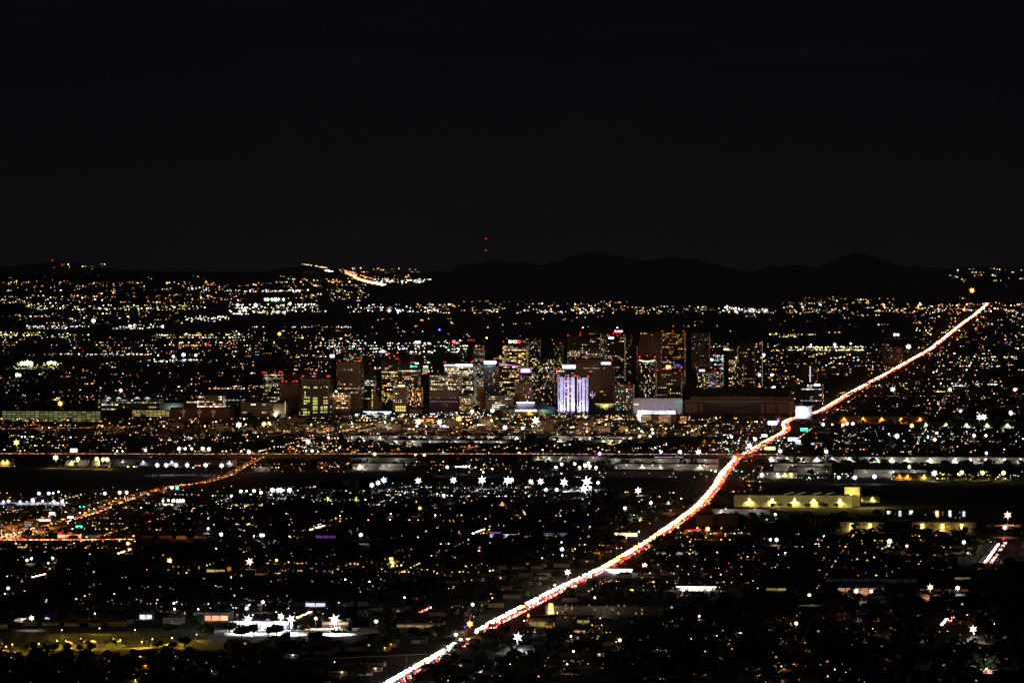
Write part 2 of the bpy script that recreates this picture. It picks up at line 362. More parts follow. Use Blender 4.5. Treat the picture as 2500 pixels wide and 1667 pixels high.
# midtown group, farther away
tower(1385, 1417, 822, 11600, 40, tan, 'dim beige slab tower, leftmost of the midtown cluster', 12, p=.10, b=.35, rows=[(0, 3, .02, 1), (9, 12, .5, 1.3)])
tower(1417, 1441, 813, 11500, 40, tan, 'slim beige tower left of the tallest grey tower', 7, p=.10, b=.4, rows=[(10, 13, .6, 1.6)], red=((0, -3), (1, 3)))
r, wd, H = tower(1440, 1466, 799, 11300, 45, gry, 'tallest grey midtown tower with flat top and speckled dark side', 9, p=.12, b=.6, pal=('yel', 'warm', 'white'), rows=[(3, 5, .85, 1.2), (22, 23, .7, 1.5)], topband=14, sidep=.5, red=((0, -20),))
tower(1467, 1481, 800, 11250, 10, gry, 'dark glass slab with yellow specks joined to the tallest grey tower', 7, p=.38, b=.55, pal=('yel', 'warm', 'white'), topband=16, red=(), pent=False)
r, wd, H = tower(1483, 1524, 823, 11000, 40, brn, 'brown midtown tower with stepped top ringed by red lamps', 13, p=.12, b=.5, rows=[(11, 12, .6, 1)], sidep=.6, red=((0, 0), (.1, 1), (.35, 6), (.55, 6), (.75, 6), (.98, 0), (.6, 0), (.45, 14), (.8, 14)))
mb = MB(); mb.box(wd * .12, wd * .88, 3, 36, H, H + 8, 0); mb.box(wd * .25, wd * .75, 6, 30, H + 8, H + 13, 0); ob('stepped_top', mb.mesh('stepped_top', [brn]), r)
for fx in (.42, .58, .66, .8): strip(r, wd * fx, wd * fx + 4, H + 13, H + 16, 'ice', 3, 5)
strip(r, wd * .07, wd * .38, H - 4, H + 0.5, 'cool', 3)
tower(1527, 1541, 818, 11100, 30, gry, 'narrow slab with a pale outline behind the brown stepped tower', 4, p=.1, b=.4, red=())
tower(1541, 1554, 843, 10900, 30, tan, 'pale ribbed midrise with open floors beside the brown slab', 2, p=.06, b=.5, ww=.85, wh=.55, red=(), dim=.002)
tower(1562, 1616, 812, 11600, 40, brn, 'dark tower behind the blank brown slab with a line of roof-edge lamps', 12, p=.13, b=.7, rows=[(2, 2, .5, 1.5)], red=())
r = tower(1558, 1612, 835, 10800, 45, wall((0.24, 0.17, 0.11)), 'blank brown slab without lit windows in midtown', 16, p=.0, b=.3, red=(), dim=.03, pent=False)
r, wd, H = tower(1617, 1670, 812, 10600, 50, brn, 'broad dark tower with faint orange floors and red lamps on its roof', 16, p=.3, b=.38, pal=('amber', 'warm', 'peach'), ww=.75, rows=[(0, 4, .6, 1.1), (8, 8, .8, 1.6)], red=((0, 0), (.47, 0), (.97, 0), (.5, 12)))
tower(1687, 1731, 813, 12200, 40, gry, 'dim grey block right of the broad dark tower', 14, p=.15, b=.2, red=(), dim=.05)
# uptown left and centre
tower(1118, 1143, 858, 10900, 35, gry, 'low grid-faced block beside the brown windowless slab', 10, p=.2, b=.3, red=((.1, 0),))
tower(1143, 1156, 834, 10400, 30, brn, 'slim windowless brown slab behind the glass apartment tower', 2, p=0, red=((0, 0), (.5, 0), (1, 0)), dim=0)
r, wd, H = tower(1226, 1284, 838, 10000, 45, blk, 'dark bank tower with bright yellow floors and a white roof sign', 13, p=.75, b=1.0, pal=('yel', 'warm', 'warm'), ww=.8, red=((.05, 0), (.9, 0)), side=True, topband=5, rows=[(0, 1, .9, .5)])
me = sign_text('BMO', wd * .35, 6.5, 'white', 4); o = ob('lettering', me, r, (wd * .28, -1, H + .5)); o.rotation_euler = (math.radians(90), 0, 0)
mb = MB(); mb.cyl(0, 0, 0, 1, 4, k=16, g=gl('red', 2)); o = ob('round_emblem', mb.mesh('round_emblem', [GLOW]), r, (wd * .70, 0, H + 3.5)); o.rotation_euler = (math.radians(90), 0, 0)
tower(1217, 1232, 868, 9950, 30, blk, 'lower shoulder block left of the bank tower with bright floors', 5, p=.7, b=.8, pal=('yel', 'white'), red=())
for a, b_ in ((1268, 1289), (1295, 1317)):
    tower(a, b_, 826, 11200, 30, brn, 'tan apartment tower of a twin pair behind the bank tower, ' + ('left one' if a < 1290 else 'right one'), 8, p=.25, b=.55, pal=RES, red=())
tower(1290, 1330, 874, 9900, 30, gry, 'midrise with lit open floors right of the bank tower', 10, p=.35, b=.8, pal=('warm', 'white', 'yel'), red=())
tower(1331, 1350, 877, 9850, 30, gry, 'cream windowed midrise left of the white-crowned tower', 6, p=.5, b=.9, pal=('warm', 'white'), red=())
tower(1352, 1372, 843, 11000, 30, brn, 'dim wide office block with a line of yellow windows in uptown', 10, p=.2, b=.4, pal=('yel',), red=((0, 0), (.8, 2)))
# downtown core, back rows
tower(1218, 1268, 889, 9500, 40, blk, 'black block under a slanting violet roof line', 15, p=.33, b=.9, pal=('yel', 'warm'), ww=.8, red=())
r = COL.objects[-1]
# violet roof line on that block
rt = [o for o in COL.objects if o.name.startswith('office_tower') and o.parent is None][-1]
mb = MB(); Wd = rt['W']; Hh = rt['H']; mb.v += [(0, -1.2, Hh + 1), (Wd, -1.2, Hh - 5), (Wd, -1.2, Hh - 3.6), (0, -1.2, Hh + 2.4), (0, -.3, Hh + 1), (Wd, -.3, Hh - 5), (Wd, -.3, Hh - 3.6), (0, -.3, Hh + 2.4)]
for f in ((0, 1, 2, 3), (4, 5, 1, 0), (3, 2, 6, 7)): mb.f.append(f); mb.m.append(0); mb.g.append(gl('vio', 2.0))
ob('light_strip', mb.mesh('light_strip', [GLOW]), rt)
tower(948, 1002, 867, 9700, 40, brn, 'wide brown slab with faint columns behind the black tower', 10, p=.03, b=.3, ribs=10, red=((0, 0), (.4, 1)))
tower(843, 880, 862, 9900, 40, gry, 'office block with two yellow lit floors behind the beige grid tower', 12, p=.45, b=.45, pal=('yel', 'green'), red=((0, 0),))
tower(880, 905, 872, 9800, 30, gry, 'plain grey midrise behind the beige grid tower', 6, p=.06, b=.4, red=())
r, wd, H = tower(931, 972, 880, 9300, 45, blk, 'black office tower with dense bronze lit floors', 15, p=.55, b=.75, pal=('warm', 'peach', 'yel'), ww=.7, rows=[(0, 1, .3, .5), (4, 4, .95, 1.6), (6, 6, .8, 1.3)], topband=6, red=((.5, 2), (.85, 0), (.98, 0)))
r, wd, H = tower(973, 1020, 890, 9200, 40, blk, 'dark tower with a teal roof sign and warm scattered windows', 17, p=.42, b=1.3, pal=('warm', 'peach', 'white'), ww=.6, rows=[(0, 0, .0, 1), (1, 1, .95, 1.1), (2, 4, .1, .4)], red=((.65, 0),), topband=7)
mb = MB(); mb.cyl(0, 0, 0, .8, 2.3, k=14, g=gl('teal', 1.8)); o = ob('round_emblem', mb.mesh('round_emblem', [GLOW]), r, (wd * .66, 0, H - 3.5)); o.rotation_euler = (math.radians(90), 0, 0)
mb = MB(); x = wd * .72
for h in (2.6, 2, 2, 2.2, 3, 2): mb.box(x, x + 1.1, -1, -.3, H - 4.6, H - 4.6 + h, 0, gl('teal', 1.6)); mb.box(x + 1.1, x + 1.6, -1, -.3, H - 4, H - 3.4, 0, gl('teal', 1.4)); x += 1.8
ob('lettering', mb.mesh('lettering', [GLOW]), r)
strip(r, wd * .86, wd * 1.05, H + 1.5, H + 3.5, 'white', 3)
# glass dome
loc, wd = frame(1030, 1046, 9400); r = thing('domed_tower', 'slim round tower under a white-capped glass dome', 'tower', loc, TH)
mb = MB(); H = Z(903, 9400); mb.cyl(wd / 2, wd / 2, 0, H - 6, wd * .36, k=16); ob('walls', mb.mesh('walls', [gry]), r)
mb = MB()
for k in range(4):
    a0, a1 = -1.0 + k * .5, -1.0 + (k + 1) * .5 - .07
    for i in range(10):
        t0, t1 = i * .628, i * .628 + .52; R = wd * .5
        q = lambda t, a: (wd / 2 + R * math.cos(a) * math.cos(t), wd / 2 + R * math.cos(a) * math.sin(t), H + R * math.sin(a))
        mb.quad(q(t0, a0), q(t1, a0), q(t1, a1), q(t0, a1), 0, gl('green', .22 + .25 * rnd.random()))
ob('dome_pane', mb.mesh('dome_pane', [GLOW]), r, kind='stuff'); mb = MB(); mb.cyl(wd / 2, wd / 2, H + wd * .44, H + wd * .56, wd * .36, k=14, g=gl('white', 3)); ob('cap_light', mb.mesh('cap_light', [GLOW]), r)
r, wd, H = tower(1084, 1156, 888, 9000, 45, gry, 'broad glass tower crowned by a white and blue light bar', 26, fh=3.6, p=.75, b=.85, pal=('white', 'warm', 'yel', 'white'), ww=.75, rows=[(1, 1, .9, 1.4), (3, 3, .95, 1.5), (5, 7, .7, .4)], red=((0, 0), (.05, 0), (.93, 0), (.97, 2)), topband=6)
strip(r, 0, wd * .38, H - 4, H - 1.5, 'lav', 2.2); strip(r, wd * .385, wd * .97, H - 5, H - 1, 'ice', 5)
r, wd, H = tower(1156, 1180, 850, 9150, 28, gry, 'slim glass apartment tower with rows of balconies, taller than its neighbours', 8, fh=3.4, p=.55, b=.28, pal=('white', 'warm', 'cool'), ww=.85, rows=[(4, 5, .3, .3)], red=((.2, 0), (.6, 2), (.98, 0)), sidep=.7)
mb = MB()
for k in range(int(H / 3.4)): mb.box(-.8, wd + .5, -1.4, -.2, k * 3.4, k * 3.4 + .3)
ob('balcony', mb.mesh('balconies', [M_CONC]), r, kind='stuff')
r, wd, H = tower(1166, 1181, 945, 8900, 22, wall((0.5, 0.34, 0.2)), 'cream stone art deco tower with small round-headed windows', 5, fh=4, p=.06, b=.6, ww=.3, wh=.4, red=(), pent=False, dim=.0)
r, wd, H = tower(1182, 1211, 882, 9100, 40, wall((0.16, 0.18, 0.17)), 'dark hotel tower crowned by a glowing white band', 9, fh=4.2, p=.13, b=.9, pal=('warm', 'white', 'peach'), ww=.35, red=((.85, 2), (.95, 2), (1.1, 3)), topband=10)
strip(r, 0, wd * .98, H - 4.5, H + .8, 'ice', 5); strip(r, wd * .98, wd * 1.05, H - 4, H + .3, 'white', 1.5)
light(r, (wd * .5, -9, H - 2), 'ice', 9000, 3)
# compass tower
loc, wd = frame(1268, 1294, 9000); r = thing('revolving_restaurant_tower', 'hotel shaft topped by a disc with a glowing violet box', 'tower', loc, TH)
H = Z(915, 9000); mb = MB(); mb.box(wd * .2, wd * .8, 6, 20, 0, H, 0); ob('shaft', mb.mesh('shaft', [gry]), r)
mb = MB(); mb.cyl(wd / 2, 13, H, H + 4, wd * .56, wd * .6, 24); ob('restaurant_disc', mb.mesh('restaurant_disc', [M_DARK]), r)
mb = MB(); mb.cyl(wd / 2, 13, H + 4, H + 5, wd * .62, wd * .62, 24, 0, gl('vio', .5)); mb.box(wd * .13, wd * .87, 2, 24, H + 5, Z(901, 9000), 0, (2.2, 1.2, 3.2)); ob('violet_sign', mb.mesh('violet_sign', [GLOW]), r)
mb = MB()
for k in range(24):
    for i in range(4):
        if rnd.random() < .3: mkwin(mb, wd * .24 + i * wd * .14, wd * .24 + i * wd * .14 + 1.3, H - 5 - k * 4, H - 3.4 - k * 4, 6, gl('warm', .35))
ob('window', mb.mesh('windows', [GLOW]), r, kind='stuff')
# white crown building and brown hotel
r, wd, H = tower(1356, 1428, 905, 9300, 45, brn, 'tower with a glowing white roof canopy behind the violet condominium', 22, p=.2, b=.6, pal=('white', 'warm'), red=((.0, 0), (.04, 0), (.96, 0), (1, 0)), pent=False, topband=3)
mb = MB(); mb.box(wd * .2, wd * .8, 4, 40, H, H + 9); ob('penthouse', mb.mesh('penthouse', [M_DARK]), r)
strip(r, wd * .24, wd * .72, H + 5, H + 10, 'ice', 6, 3); strip(r, wd * .2, wd * .88, H + 11.5, H + 12.6, 'ice', 1.6, 3)
for fx in (.06, .13, .2, .28, .8, .88, .94, 1.0):
    mb = MB(); mb.cyl(wd * fx, -.8, H - 1, H - .3, 1.1, k=6, g=gl('white', 6)); ob('uplight', mb.mesh('uplight', [GLOW]), r); light(r, (wd * fx, -1.6, H - .5), 'white', 900, .3)
tower(1405, 1495, 879, 9200, 50, pnk, 'broad brown hotel slab with peach windows and a white sign', 26, fh=3.4, p=.03, b=.8, pal=('peach', 'warm'), ww=.5, wh=.4, red=((0, 0), (.3, 0), (.97, 0), (1, -3)), rows=[(2, 2, .3, .9), (17, 20, .08, .7)], dim=.004, topband=8)
rt = [o for o in COL.objects if o.name.startswith('office_tower') and o.parent is None][-1]
strip(rt, rt['W'] * .7, rt['W'] * .95, rt['H'] - 8.5, rt['H'] - 4.5, 'ice', 4)
for i, j in ((0, 3), (2, 2), (2, 1), (2, 4), (3, 3), (4, 3), (2, 3), (5, 2)): strip(rt, rt['W'] * (.40 + i * .022), rt['W'] * (.40 + i * .022) + 2, rt['H'] - 62 - j * 4, rt['H'] - 60 - j * 4, 'lav', .9, -.2, 'window')
tower(1500, 1545, 939, 8850, 35, blk, 'small black tower with bluish windows right of the brown hotel', 11, fh=3.6, p=.33, b=1.1, pal=('white', 'teal', 'cool', 'warm', 'amber'), ww=.4, red=((.2, 0), (.25, -2), (.8, 0)))
tower(1560, 1600, 876, 9500, 35, brn, 'apartment tower with a white scalloped crown under a big red lamp', 11, fh=3.6, p=.36, b=1.0, pal=RES, ww=.4, red=((0, 0), (.05, 1), (.5, 3), (.95, 0), (1, 1)), topband=5)
rt = [o for o in COL.objects if o.name.startswith('office_tower') and o.parent is None][-1]
for i in range(12): strip(rt, rt['W'] * i / 12, rt['W'] * i / 12 + 2.6, rt['H'] - 4 - 2.5 * math.sin(math.pi * i / 11), rt['H'] - 1.5 - 2.5 * math.sin(math.pi * i / 11), 'green' if i > 3 else 'white', 1.5, -.5, 'crown_light')
tower(1604, 1662, 908, 9300, 40, blk, 'wide black block with sparse warm windows left of the ballpark', 20, fh=3.8, p=.17, b=.7, pal=RES, ww=.4, red=((.02, 0), (.3, 4), (.6, 4), (.97, 0)), rows=[(11, 12, .5, .8)])
rt = [o for o in COL.objects if o.name.startswith('office_tower') and o.parent is None][-1]
mb = MB()
for i, hh in enumerate((9, 4, 4, 5, 4, 4)): mb.box(rt['W'] * (.7 + i * .05), rt['W'] * (.7 + i * .05) + 1, 6, 7, rt['H'] + 12, rt['H'] + 12 + hh, 0, gl('blue', 1.2))
ob('lettering', mb.mesh('lettering', [GLOW]), rt)
for i in range(7): strip(rt, rt['W'] * (.36 + i * .03), rt['W'] * (.36 + i * .03) + 1.5, rt['H'] + 6 + (i % 3), rt['H'] + 14, 'warm', 1.8, 8, 'lit_window')
r, wd, H = tower(1700, 1736, 902, 9400, 35, brn, 'hotel tower with a white sign and a bluish glass bay', 10, fh=3.8, p=.4, b=1.0, pal=('yel', 'warm', 'white'), ww=.5, red=((0, 0), (.05, 0), (1, 0)), topband=7)
me = sign_text('OMNI', wd * .36, 4.2, 'ice', 4); o = ob('lettering', me, r, (wd * .2, -1, H - 4)); o.rotation_euler = (math.radians(90), 0, 0)
r, wd, H = tower(1722, 1746, 905, 9380, 30, gry, 'glass bay tower with bluish mottled panes joined to the hotel', 10, fh=2.6, p=.55, b=.6, pal=('cool', 'lav', 'white'), ww=.7, red=((1, 0),), rows=[(0, 8, .5, .35)])
tower(1746, 1758, 903, 9420, 20, brn, 'narrow brown wing right of the glass bay tower', 3, p=.35, b=.8, red=())
tower(1744, 1766, 866, 10300, 30, blk, 'block with a sparkling coloured facade beside a lit doorway tower', 10, fh=2.4, p=.4, b=1.1, pal=('ice', 'teal', 'mag', 'cool', 'white'), ww=.6, red=(), rows=[(0, 9, .65, 1.6)])
tower(1767, 1779, 855, 10200, 25, brn, 'plain brown pier block capped by a flame-white light', 2, p=0, red=(), dim=0)
rt = [o for o in COL.objects if o.name.startswith('office_tower') and o.parent is None][-1]; strip(rt, 0, rt['W'], rt['H'] + .5, rt['H'] + 4, 'peach', 5, 0)
tower(1779, 1800, 848, 10150, 30, blk, 'black block with yellow ribbon windows right of the brown pier block', 7, p=.5, b=.7, pal=('yel', 'white', 'warm'), ww=.85, red=())
tower(1806, 1842, 838, 10400, 30, brn, 'apartment block with a stair edge of small white lamps', 12, p=.15, b=.6, pal=RES, ww=.3, red=(), rows=[(0, 2, .05, 1)])
tower(1961, 1995, 893, 9900, 35, gry, 'dark tower with one bright vertical light column', 11, fh=3.2, p=.08, b=.4, ww=.4, red=(), pent=True, ribs=11)
rt = [o for o in COL.objects if o.name.startswith('office_tower') and o.parent is None][-1]
mb = MB(); k = 0
while k * 3.0 < rt['H'] - 6: mb.box(rt['W'] * .5 - 1.1, rt['W'] * .5 + 1.1, -1, 0, rt['H'] - 3 - k * 3, rt['H'] - 1 - k * 3, 0, gl('ice', 1.5)); k += 1
ob('light_column', mb.mesh('light_column', [GLOW]), rt, kind='stuff')
tower(1925, 2008, 938, 9350, 40, blk, 'low wide black block with two rows of cold white windows', 20, p=.18, b=.7, pal=('cool', 'white', 'ice'), ww=.7, red=((.8, 0),), rows=[(2, 2, .6, 1.4)])
rt = [o for o in COL.objects if o.name.startswith('office_tower') and o.parent is None][-1]; strip(rt, rt['W'] * .75, rt['W'] * .93, rt['H'] - 3, rt['H'] + .5, 'ice', 4)
tower(1930, 1956, 985, 8900, 25, wall((.35, .35, .3)), 'pale block with rows of small windows left of the bluish lit block', 7, p=.2, b=.5, red=())
tower(2172, 2202, 848, 13000, 40, tan, 'beige hospital block left of the boulevard far out', 9, p=.15, b=.3, red=())
tower(2153, 2171, 846, 12900, 40, tan, 'narrower beige block beside the beige hospital block', 4, p=.1, b=.3, red=())
tower(1790, 1815, 890, 9900, 25, brn, 'low lit block among trees behind the ballpark', 8, p=.3, b=.7, pal=RES, red=())
# front row, left
r, wd, H = tower(641, 684, 913, 9300, 40, gry, 'grey office tower with white-lit upper floors, leftmost of downtown', 18, fh=3.6, p=.35, b=.65, pal=('white', 'yel', 'warm', 'green'), ww=.6, rows=[(0, 0, .8, 1.4), (2, 2, .95, 1.5), (3, 5, .45, .4), (6, 6, .55, 1.3)], red=((0, 0), (.1, 0), (.2, 0), (.7, 0), (.95, 0), (1, 2), (1.1, 0)))
mb = MB(); mb.box(wd * .3, wd * .7, 5, 30, H, H + 13); ob('penthouse', mb.mesh('penthouse', [brn]), r)
tower(695, 800, 916, 9250, 40, blk, 'long dark block edged by red lamps behind the windowless brown block', 30, p=.03, b=.5, pal=('white',), ww=.3, red=((.2, 0), (.22, 0), (.6, 0), (.68, 0), (.72, 0)), rows=[(2, 5, .03, 1)])
tower(685, 737, 935, 8850, 45, wall((0.20, 0.13, 0.07)), 'windowless brown block beside the dark courthouse tower', 2, p=0, red=((.1, 0), (.25, 0), (.6, 0), (.75, 0)), dim=0, pent=False)
# courthouse: windows big enough to be parts
loc, wd = frame(736, 805, 8750); H = Z(923, 8750); r = thing('courthouse_tower', 'black tower with large yellow-green lit windows in three columns', 'tower', loc, TH)
mb = MB(); mb.box(0, wd, 0, 40, 0, H); mb.box(-wd * .09, 0, 0, 38, 0, H * .35); mb.box(wd, wd * 1.12, 0, 38, 0, H * .42); mb.box(wd * .04, wd * .9, -.3, 0, H - 6, H - 5, 0)
ob('walls', mb.mesh('walls', [blk]), r)
mb = MB()
for x in (0.03, .93): mb.box(wd * x, wd * x + 2, -.6, 0, H * .3, H - 3)
mb.box(wd * .03 + 2, wd * .93, -.6, 0, H - 5, H - 3); ob('stone_frame', mb.mesh('stone_frame', [tan]), r)
CW = [(741.6, 745.8, 943, 946.5), (746.5, 750.6, 943, 946.5), (753.5, 755.6, 945, 948), (766, 775, 943.6, 947.5), (783, 784.6, 945, 947), (792, 793.6, 942, 944), (797, 799.4, 943, 946), (744, 746, 955, 961), (744, 746, 963, 967),
      (742, 745.6, 968.5, 971.5), (746.6, 750.4, 968.5, 972), (753, 756.4, 968, 973), (764, 775, 969.5, 974.3), (789.5, 794, 968.5, 970.6), (795, 799.2, 968.5, 970.6), (742, 745.5, 977, 980), (746.5, 750, 977, 980), (751.6, 756, 976.6, 981),
      (764, 775, 976.4, 980.6), (789.5, 793.6, 976.5, 979), (795, 799.5, 976.5, 979), (742, 745.4, 983, 986.4), (747, 750, 983, 986), (764, 775, 983, 987.4), (789.5, 794, 982, 985), (795, 799.5, 982, 985), (764, 775, 991, 996),
      (783, 787.6, 992, 995.4), (791, 794, 991, 995.6), (795.4, 799, 991, 995.6), (740.4, 744.4, 997.6, 1000), (745, 749, 997.6, 1000), (764, 769, 998, 1000), (770, 775, 998, 1000), (783, 787, 998, 1000), (790, 799, 997.6, 1000), (736, 738, 998, 1000),
      (740, 744.4, 1004, 1008), (745, 749, 1004, 1008), (751.5, 756, 1004, 1007.6), (764.4, 768.4, 1005, 1008), (770, 774.6, 1005, 1008), (783, 787.6, 1004, 1007), (790.5, 794, 1004, 1007), (795, 799, 1004, 1007),
      (740, 744.4, 1011, 1014), (745, 749, 1011, 1014), (751.5, 756, 1011, 1014), (764.4, 768.4, 1011, 1013.6), (770, 774.6, 1011, 1013.6), (731, 732.6, 1005, 1007), (731, 732.6, 1010, 1013), (807, 809, 990, 995), (807, 808.6, 1004, 1006.6)]
for (a, b_, c, d) in CW:
    mb = MB(); x0 = (a - 736) / 69 * wd; x1 = (b_ - 736) / 69 * wd; big = (b_ - a) > 8
    mkwin(mb, x0, x1, Z(d, 8750), Z(c, 8750), 0, gl(rnd.choice(GRN), rnd.uniform(.45, .8) if big else rnd.uniform(.5, 1.3))); ob('window', mb.mesh('window', [GLOW]), r)
for fx in (.02, .05, .45, .9, .94, .97):
    bm = MB(); bm.cyl(0, 0, 0, 3, .15, mi=0); bm.ball(0, 0, 4, 1.1, gl('red', 3), 1); ob('beacon', bm.mesh('beacon', [M_METAL, GLOW]), r, (wd * fx, 5, H))
mb = MB()
for i in range(14):
    if i % 2: mb.box(wd * (.06 + i * .063), wd * (.06 + i * .063) + 1.2, -.3, 0, H - 12, H - 5)
ob('fin', mb.mesh('fins', [tan]), r, kind='stuff')
r, wd, H = tower(823, 880, 885, 8900, 45, conc, 'beige concrete grid tower with two lit floors', 17, fh=4.1, p=.04, b=.4, ww=.62, wh=.55, rows=[(9, 9, .97, 1.8), (10, 10, .5, .5), (11, 11, .9, 1.0), (13, 13, .15, 1), (14, 14, .2, 1), (19, 19, .35, .8)], red=((.1, 0), (.45, 0), (.93, 0), (1, 1)), topband=12, dim=.0, pent=True)
mb = MB()
for i in range(18): mb.box(wd * i / 17 - .5, wd * i / 17 + .5, -.6, 0, 0, H)
ob('mullion', mb.mesh('mullions', [conc]), r, kind='stuff')
tower(812, 850, 958, 8800, 30, brn, 'lower brown annex with warm ribbon windows in front of the grid tower', 12, fh=4.6, p=.5, b=1.1, pal=('warm', 'peach'), ww=.7, rows=[(1, 1, .95, 1.4), (3, 3, .95, 1.2), (6, 9, .12, 1)], red=())
tower(889, 912, 918, 9200, 35, blk, 'black block with a few cold white windows right of the grid tower', 8, p=.12, b=.8, pal=('white', 'green'), rows=[(2, 4, .6, 1)], red=())
loc, wd = frame(900, 926, 8900); r = thing('stepped_tower', 'stepped stone art deco tower with one yellow stair window column', 'tower', loc, TH); mb = MB(); H = Z(956, 8900)
mb.box(wd * .1, wd * .9, 0, 20, 0, H * .72); mb.box(wd * .22, wd * .76, 3, 17, H * .72, H * .88); mb.box(wd * .36, wd * .62, 5, 14, H * .88, H); mb.box(-wd * .1, wd * 1.1, 2, 24, 0, H * .5)
ob('walls', mb.mesh('walls', [conc]), r); mb = MB()
for k in range(8): mkwin(mb, wd * .3, wd * .3 + 1.8, 8 + k * 5, 11 + k * 5, 0, gl('yel', 1.2 if k % 3 else .3))
ob('window', mb.mesh('windows', [GLOW]), r, kind='stuff')
r, wd, H = tower(959, 993, 942, 8750, 30, wall((0.3, 0.26, 0.21)), 'grey hotel with a white roof light and yellow lobby windows', 6, fh=3.3, p=.55, b=.8, pal=('white', 'green', 'warm'), ww=.45, cols=(0, 1, 3, 2), red=(), rows=[(16, 30, .35, .5)], zlo=22)
strip(r, wd * .38, wd * .85, H - 1, H + 2, 'warm', 4)
for i in range(5):
    for j in range(2): strip(r, wd * (.2 + i * .15), wd * (.2 + i * .15) + 3, 8 + j * 6, 12 + j * 6, 'yel', 1.1, -.3, 'lobby_window')
tower(1000, 1028, 945, 9000, 30, brn, 'brown apartment block with bright orange windows beside the hotel', 9, fh=3.3, p=.5, b=1.4, pal=('peach', 'warm', 'amber'), ww=.6, red=())
tower(1000, 1030, 1000, 8650, 20, brn, 'low brown block at the foot of the purple banner', 4, p=0, red=(), dim=0)
r, wd, H = tower(1048, 1121, 916, 8800, 40, wall((.22, .22, .21)), 'broad residential tower dotted with many white windows above a purple banner', 24, fh=3.2, p=.5, b=1.1, pal=('white', 'white', 'yel', 'green', 'warm'), ww=.5, rows=[(17, 18, .75, 1.6)], red=((-.15, 0), (-.1, 0), (.83, 0), (.87, 0)), zlo=46)
bz = Z(973, 8800); mb = MB(); mb.box(0, wd * 1.02, -2, -.2, Z(1003, 8800), bz); ob('purple_banner', mb.mesh('purple_banner', [wall((0.10, 0.05, 0.13), .7)]), r)
me = sign_text('search for any car you see on', wd * .92, 2.6, (.30, .26, .30), 1.0); o = ob('lettering', me, r, (wd * .03, -2.2, Z(981.5, 8800))); o.rotation_euler = (math.radians(90), 0, 0)
mb = MB()
for i in range(16):
    a0, a1 = -1.9 + i * .27, -1.9 + (i + 1) * .27; q = lambda a, k: (wd * .48 + 9 * k * math.cos(a), -2.3, Z(989, 8800) + 2.6 * k * math.sin(a))
    mb.quad(q(a0, .88), q(a1, .88), q(a1, 1), q(a0, 1), 0, (.12, .10, .13))
ob('loop_emblem', mb.mesh('loop_emblem', [GLOW]), r)
for fx in (.02, .3, .72, .86): strip(r, wd * fx, wd * fx + 1.4, bz + 1, bz + 2.2, 'peach', .8, -1, 'banner_lamp')
strip(r, wd * .03, wd * .2, Z(1011.5, 8800), Z(1009.5, 8800), 'ice', 3); strip(r, wd * .05, wd * .75, Z(1015, 8800), Z(1012.5, 8800), 'warm', 1.8)
tower(1121, 1150, 967, 8750, 30, gry, 'glass podium block with bright white floors right of the banner', 10, fh=4, p=.8, b=.7, pal=('white', 'yel', 'warm'), ww=.8, red=())
tower(1256, 1281, 936, 8900, 25, wall((.36, .22, .2)), 'pink punch-windowed hotel behind the arena', 6, fh=3.4, p=.12, b=.7, ww=.4, red=(), dim=0)
tower(1282, 1300, 932, 8880, 25, blk, 'dark annex with pink lamps right of the pink hotel', 5, p=.25, b=.7, pal=('mag', 'peach', 'white'), red=())
tower(1300, 1352, 935, 9150, 30, blk, 'dark block with scattered windows and a pale roof outline behind the arena', 16, p=.2, b=.8, pal=RES, red=())
tower(1309, 1317, 948, 9000, 10, wall((.4, .4, .2)), 'lit pale green stair shaft behind the arena', 1, fh=3.4, p=1, b=1.2, pal=('lime',), ww=.9, wh=.8, red=(), pent=False, zlo=38)
tower(1184, 1250, 966, 8850, 30, blk, 'low dark block with lit strips left of the arena', 16, fh=4, p=.3, b=.9, pal=('white', 'cool', 'warm'), ww=.75, red=(), rows=[(5, 8, .6, 1.1)])

# arena
D0 = 8600; loc, wd = frame(1228, 1350, D0); r = thing('arena', 'low wide arena with a faceted roof and a glowing white name sign', 'arena', loc, TH)
ze = Z(999, D0); zt = Z(984, D0); zb = Z(1010, D0); dd = 95
ring = [(wd * .12, 0), (wd * .72, 0), (wd, dd * .28), (wd, dd * .75), (wd * .8, dd), (wd * .15, dd), (-6, dd * .7), (-6, dd * .28)]
mb = MB(); cxy = (wd * .5, dd * .5)
for i in range(8):
    a, b_ = ring[i], ring[(i + 1) % 8]; ia = tuple(cxy[k] + (a[k] - cxy[k]) * .38 for k in (0, 1)); ib = tuple(cxy[k] + (b_[k] - cxy[k]) * .38 for k in (0, 1))
    mb.quad((*a, ze), (*b_, ze), (*ib, zt), (*ia, zt)); mb.tri((*ia, zt), (*ib, zt), (*cxy, zt + 1.5))
ob('roof', mb.mesh('roof', [wall((.06, .07, .08), .5)]), r); mb = MB()
for i in range(8):
    a, b_ = ring[i], ring[(i + 1) % 8]; mb.quad((*a, zb), (*b_, zb), (*b_, ze), (*a, ze), 1 if i == 1 else 0)
    s = [tuple(cxy[k] + (p[k] - cxy[k]) * .9 for k in (0, 1)) for p in (a, b_)]; mb.quad((*s[0], 0), (*s[1], 0), (*s[1], zb), (*s[0], zb), 2)
ob('walls', mb.mesh('walls', [wall((.12, .12, .12)), wall((.10, .28, .28)), wall((.28, .13, .09))]), r)
for cx_, rr in ((.44, 12), (.6, 8)):
    mb = MB(); mb.cyl(0, 0, 0, 1, rr, k=20, g=(3.2, 2.9, 4)); o = ob('skylight', mb.mesh('skylight', [GLOW]), r, (wd * cx_ - 8, dd * .3, zt - .2), scale=(1, 1.2, 1.2))
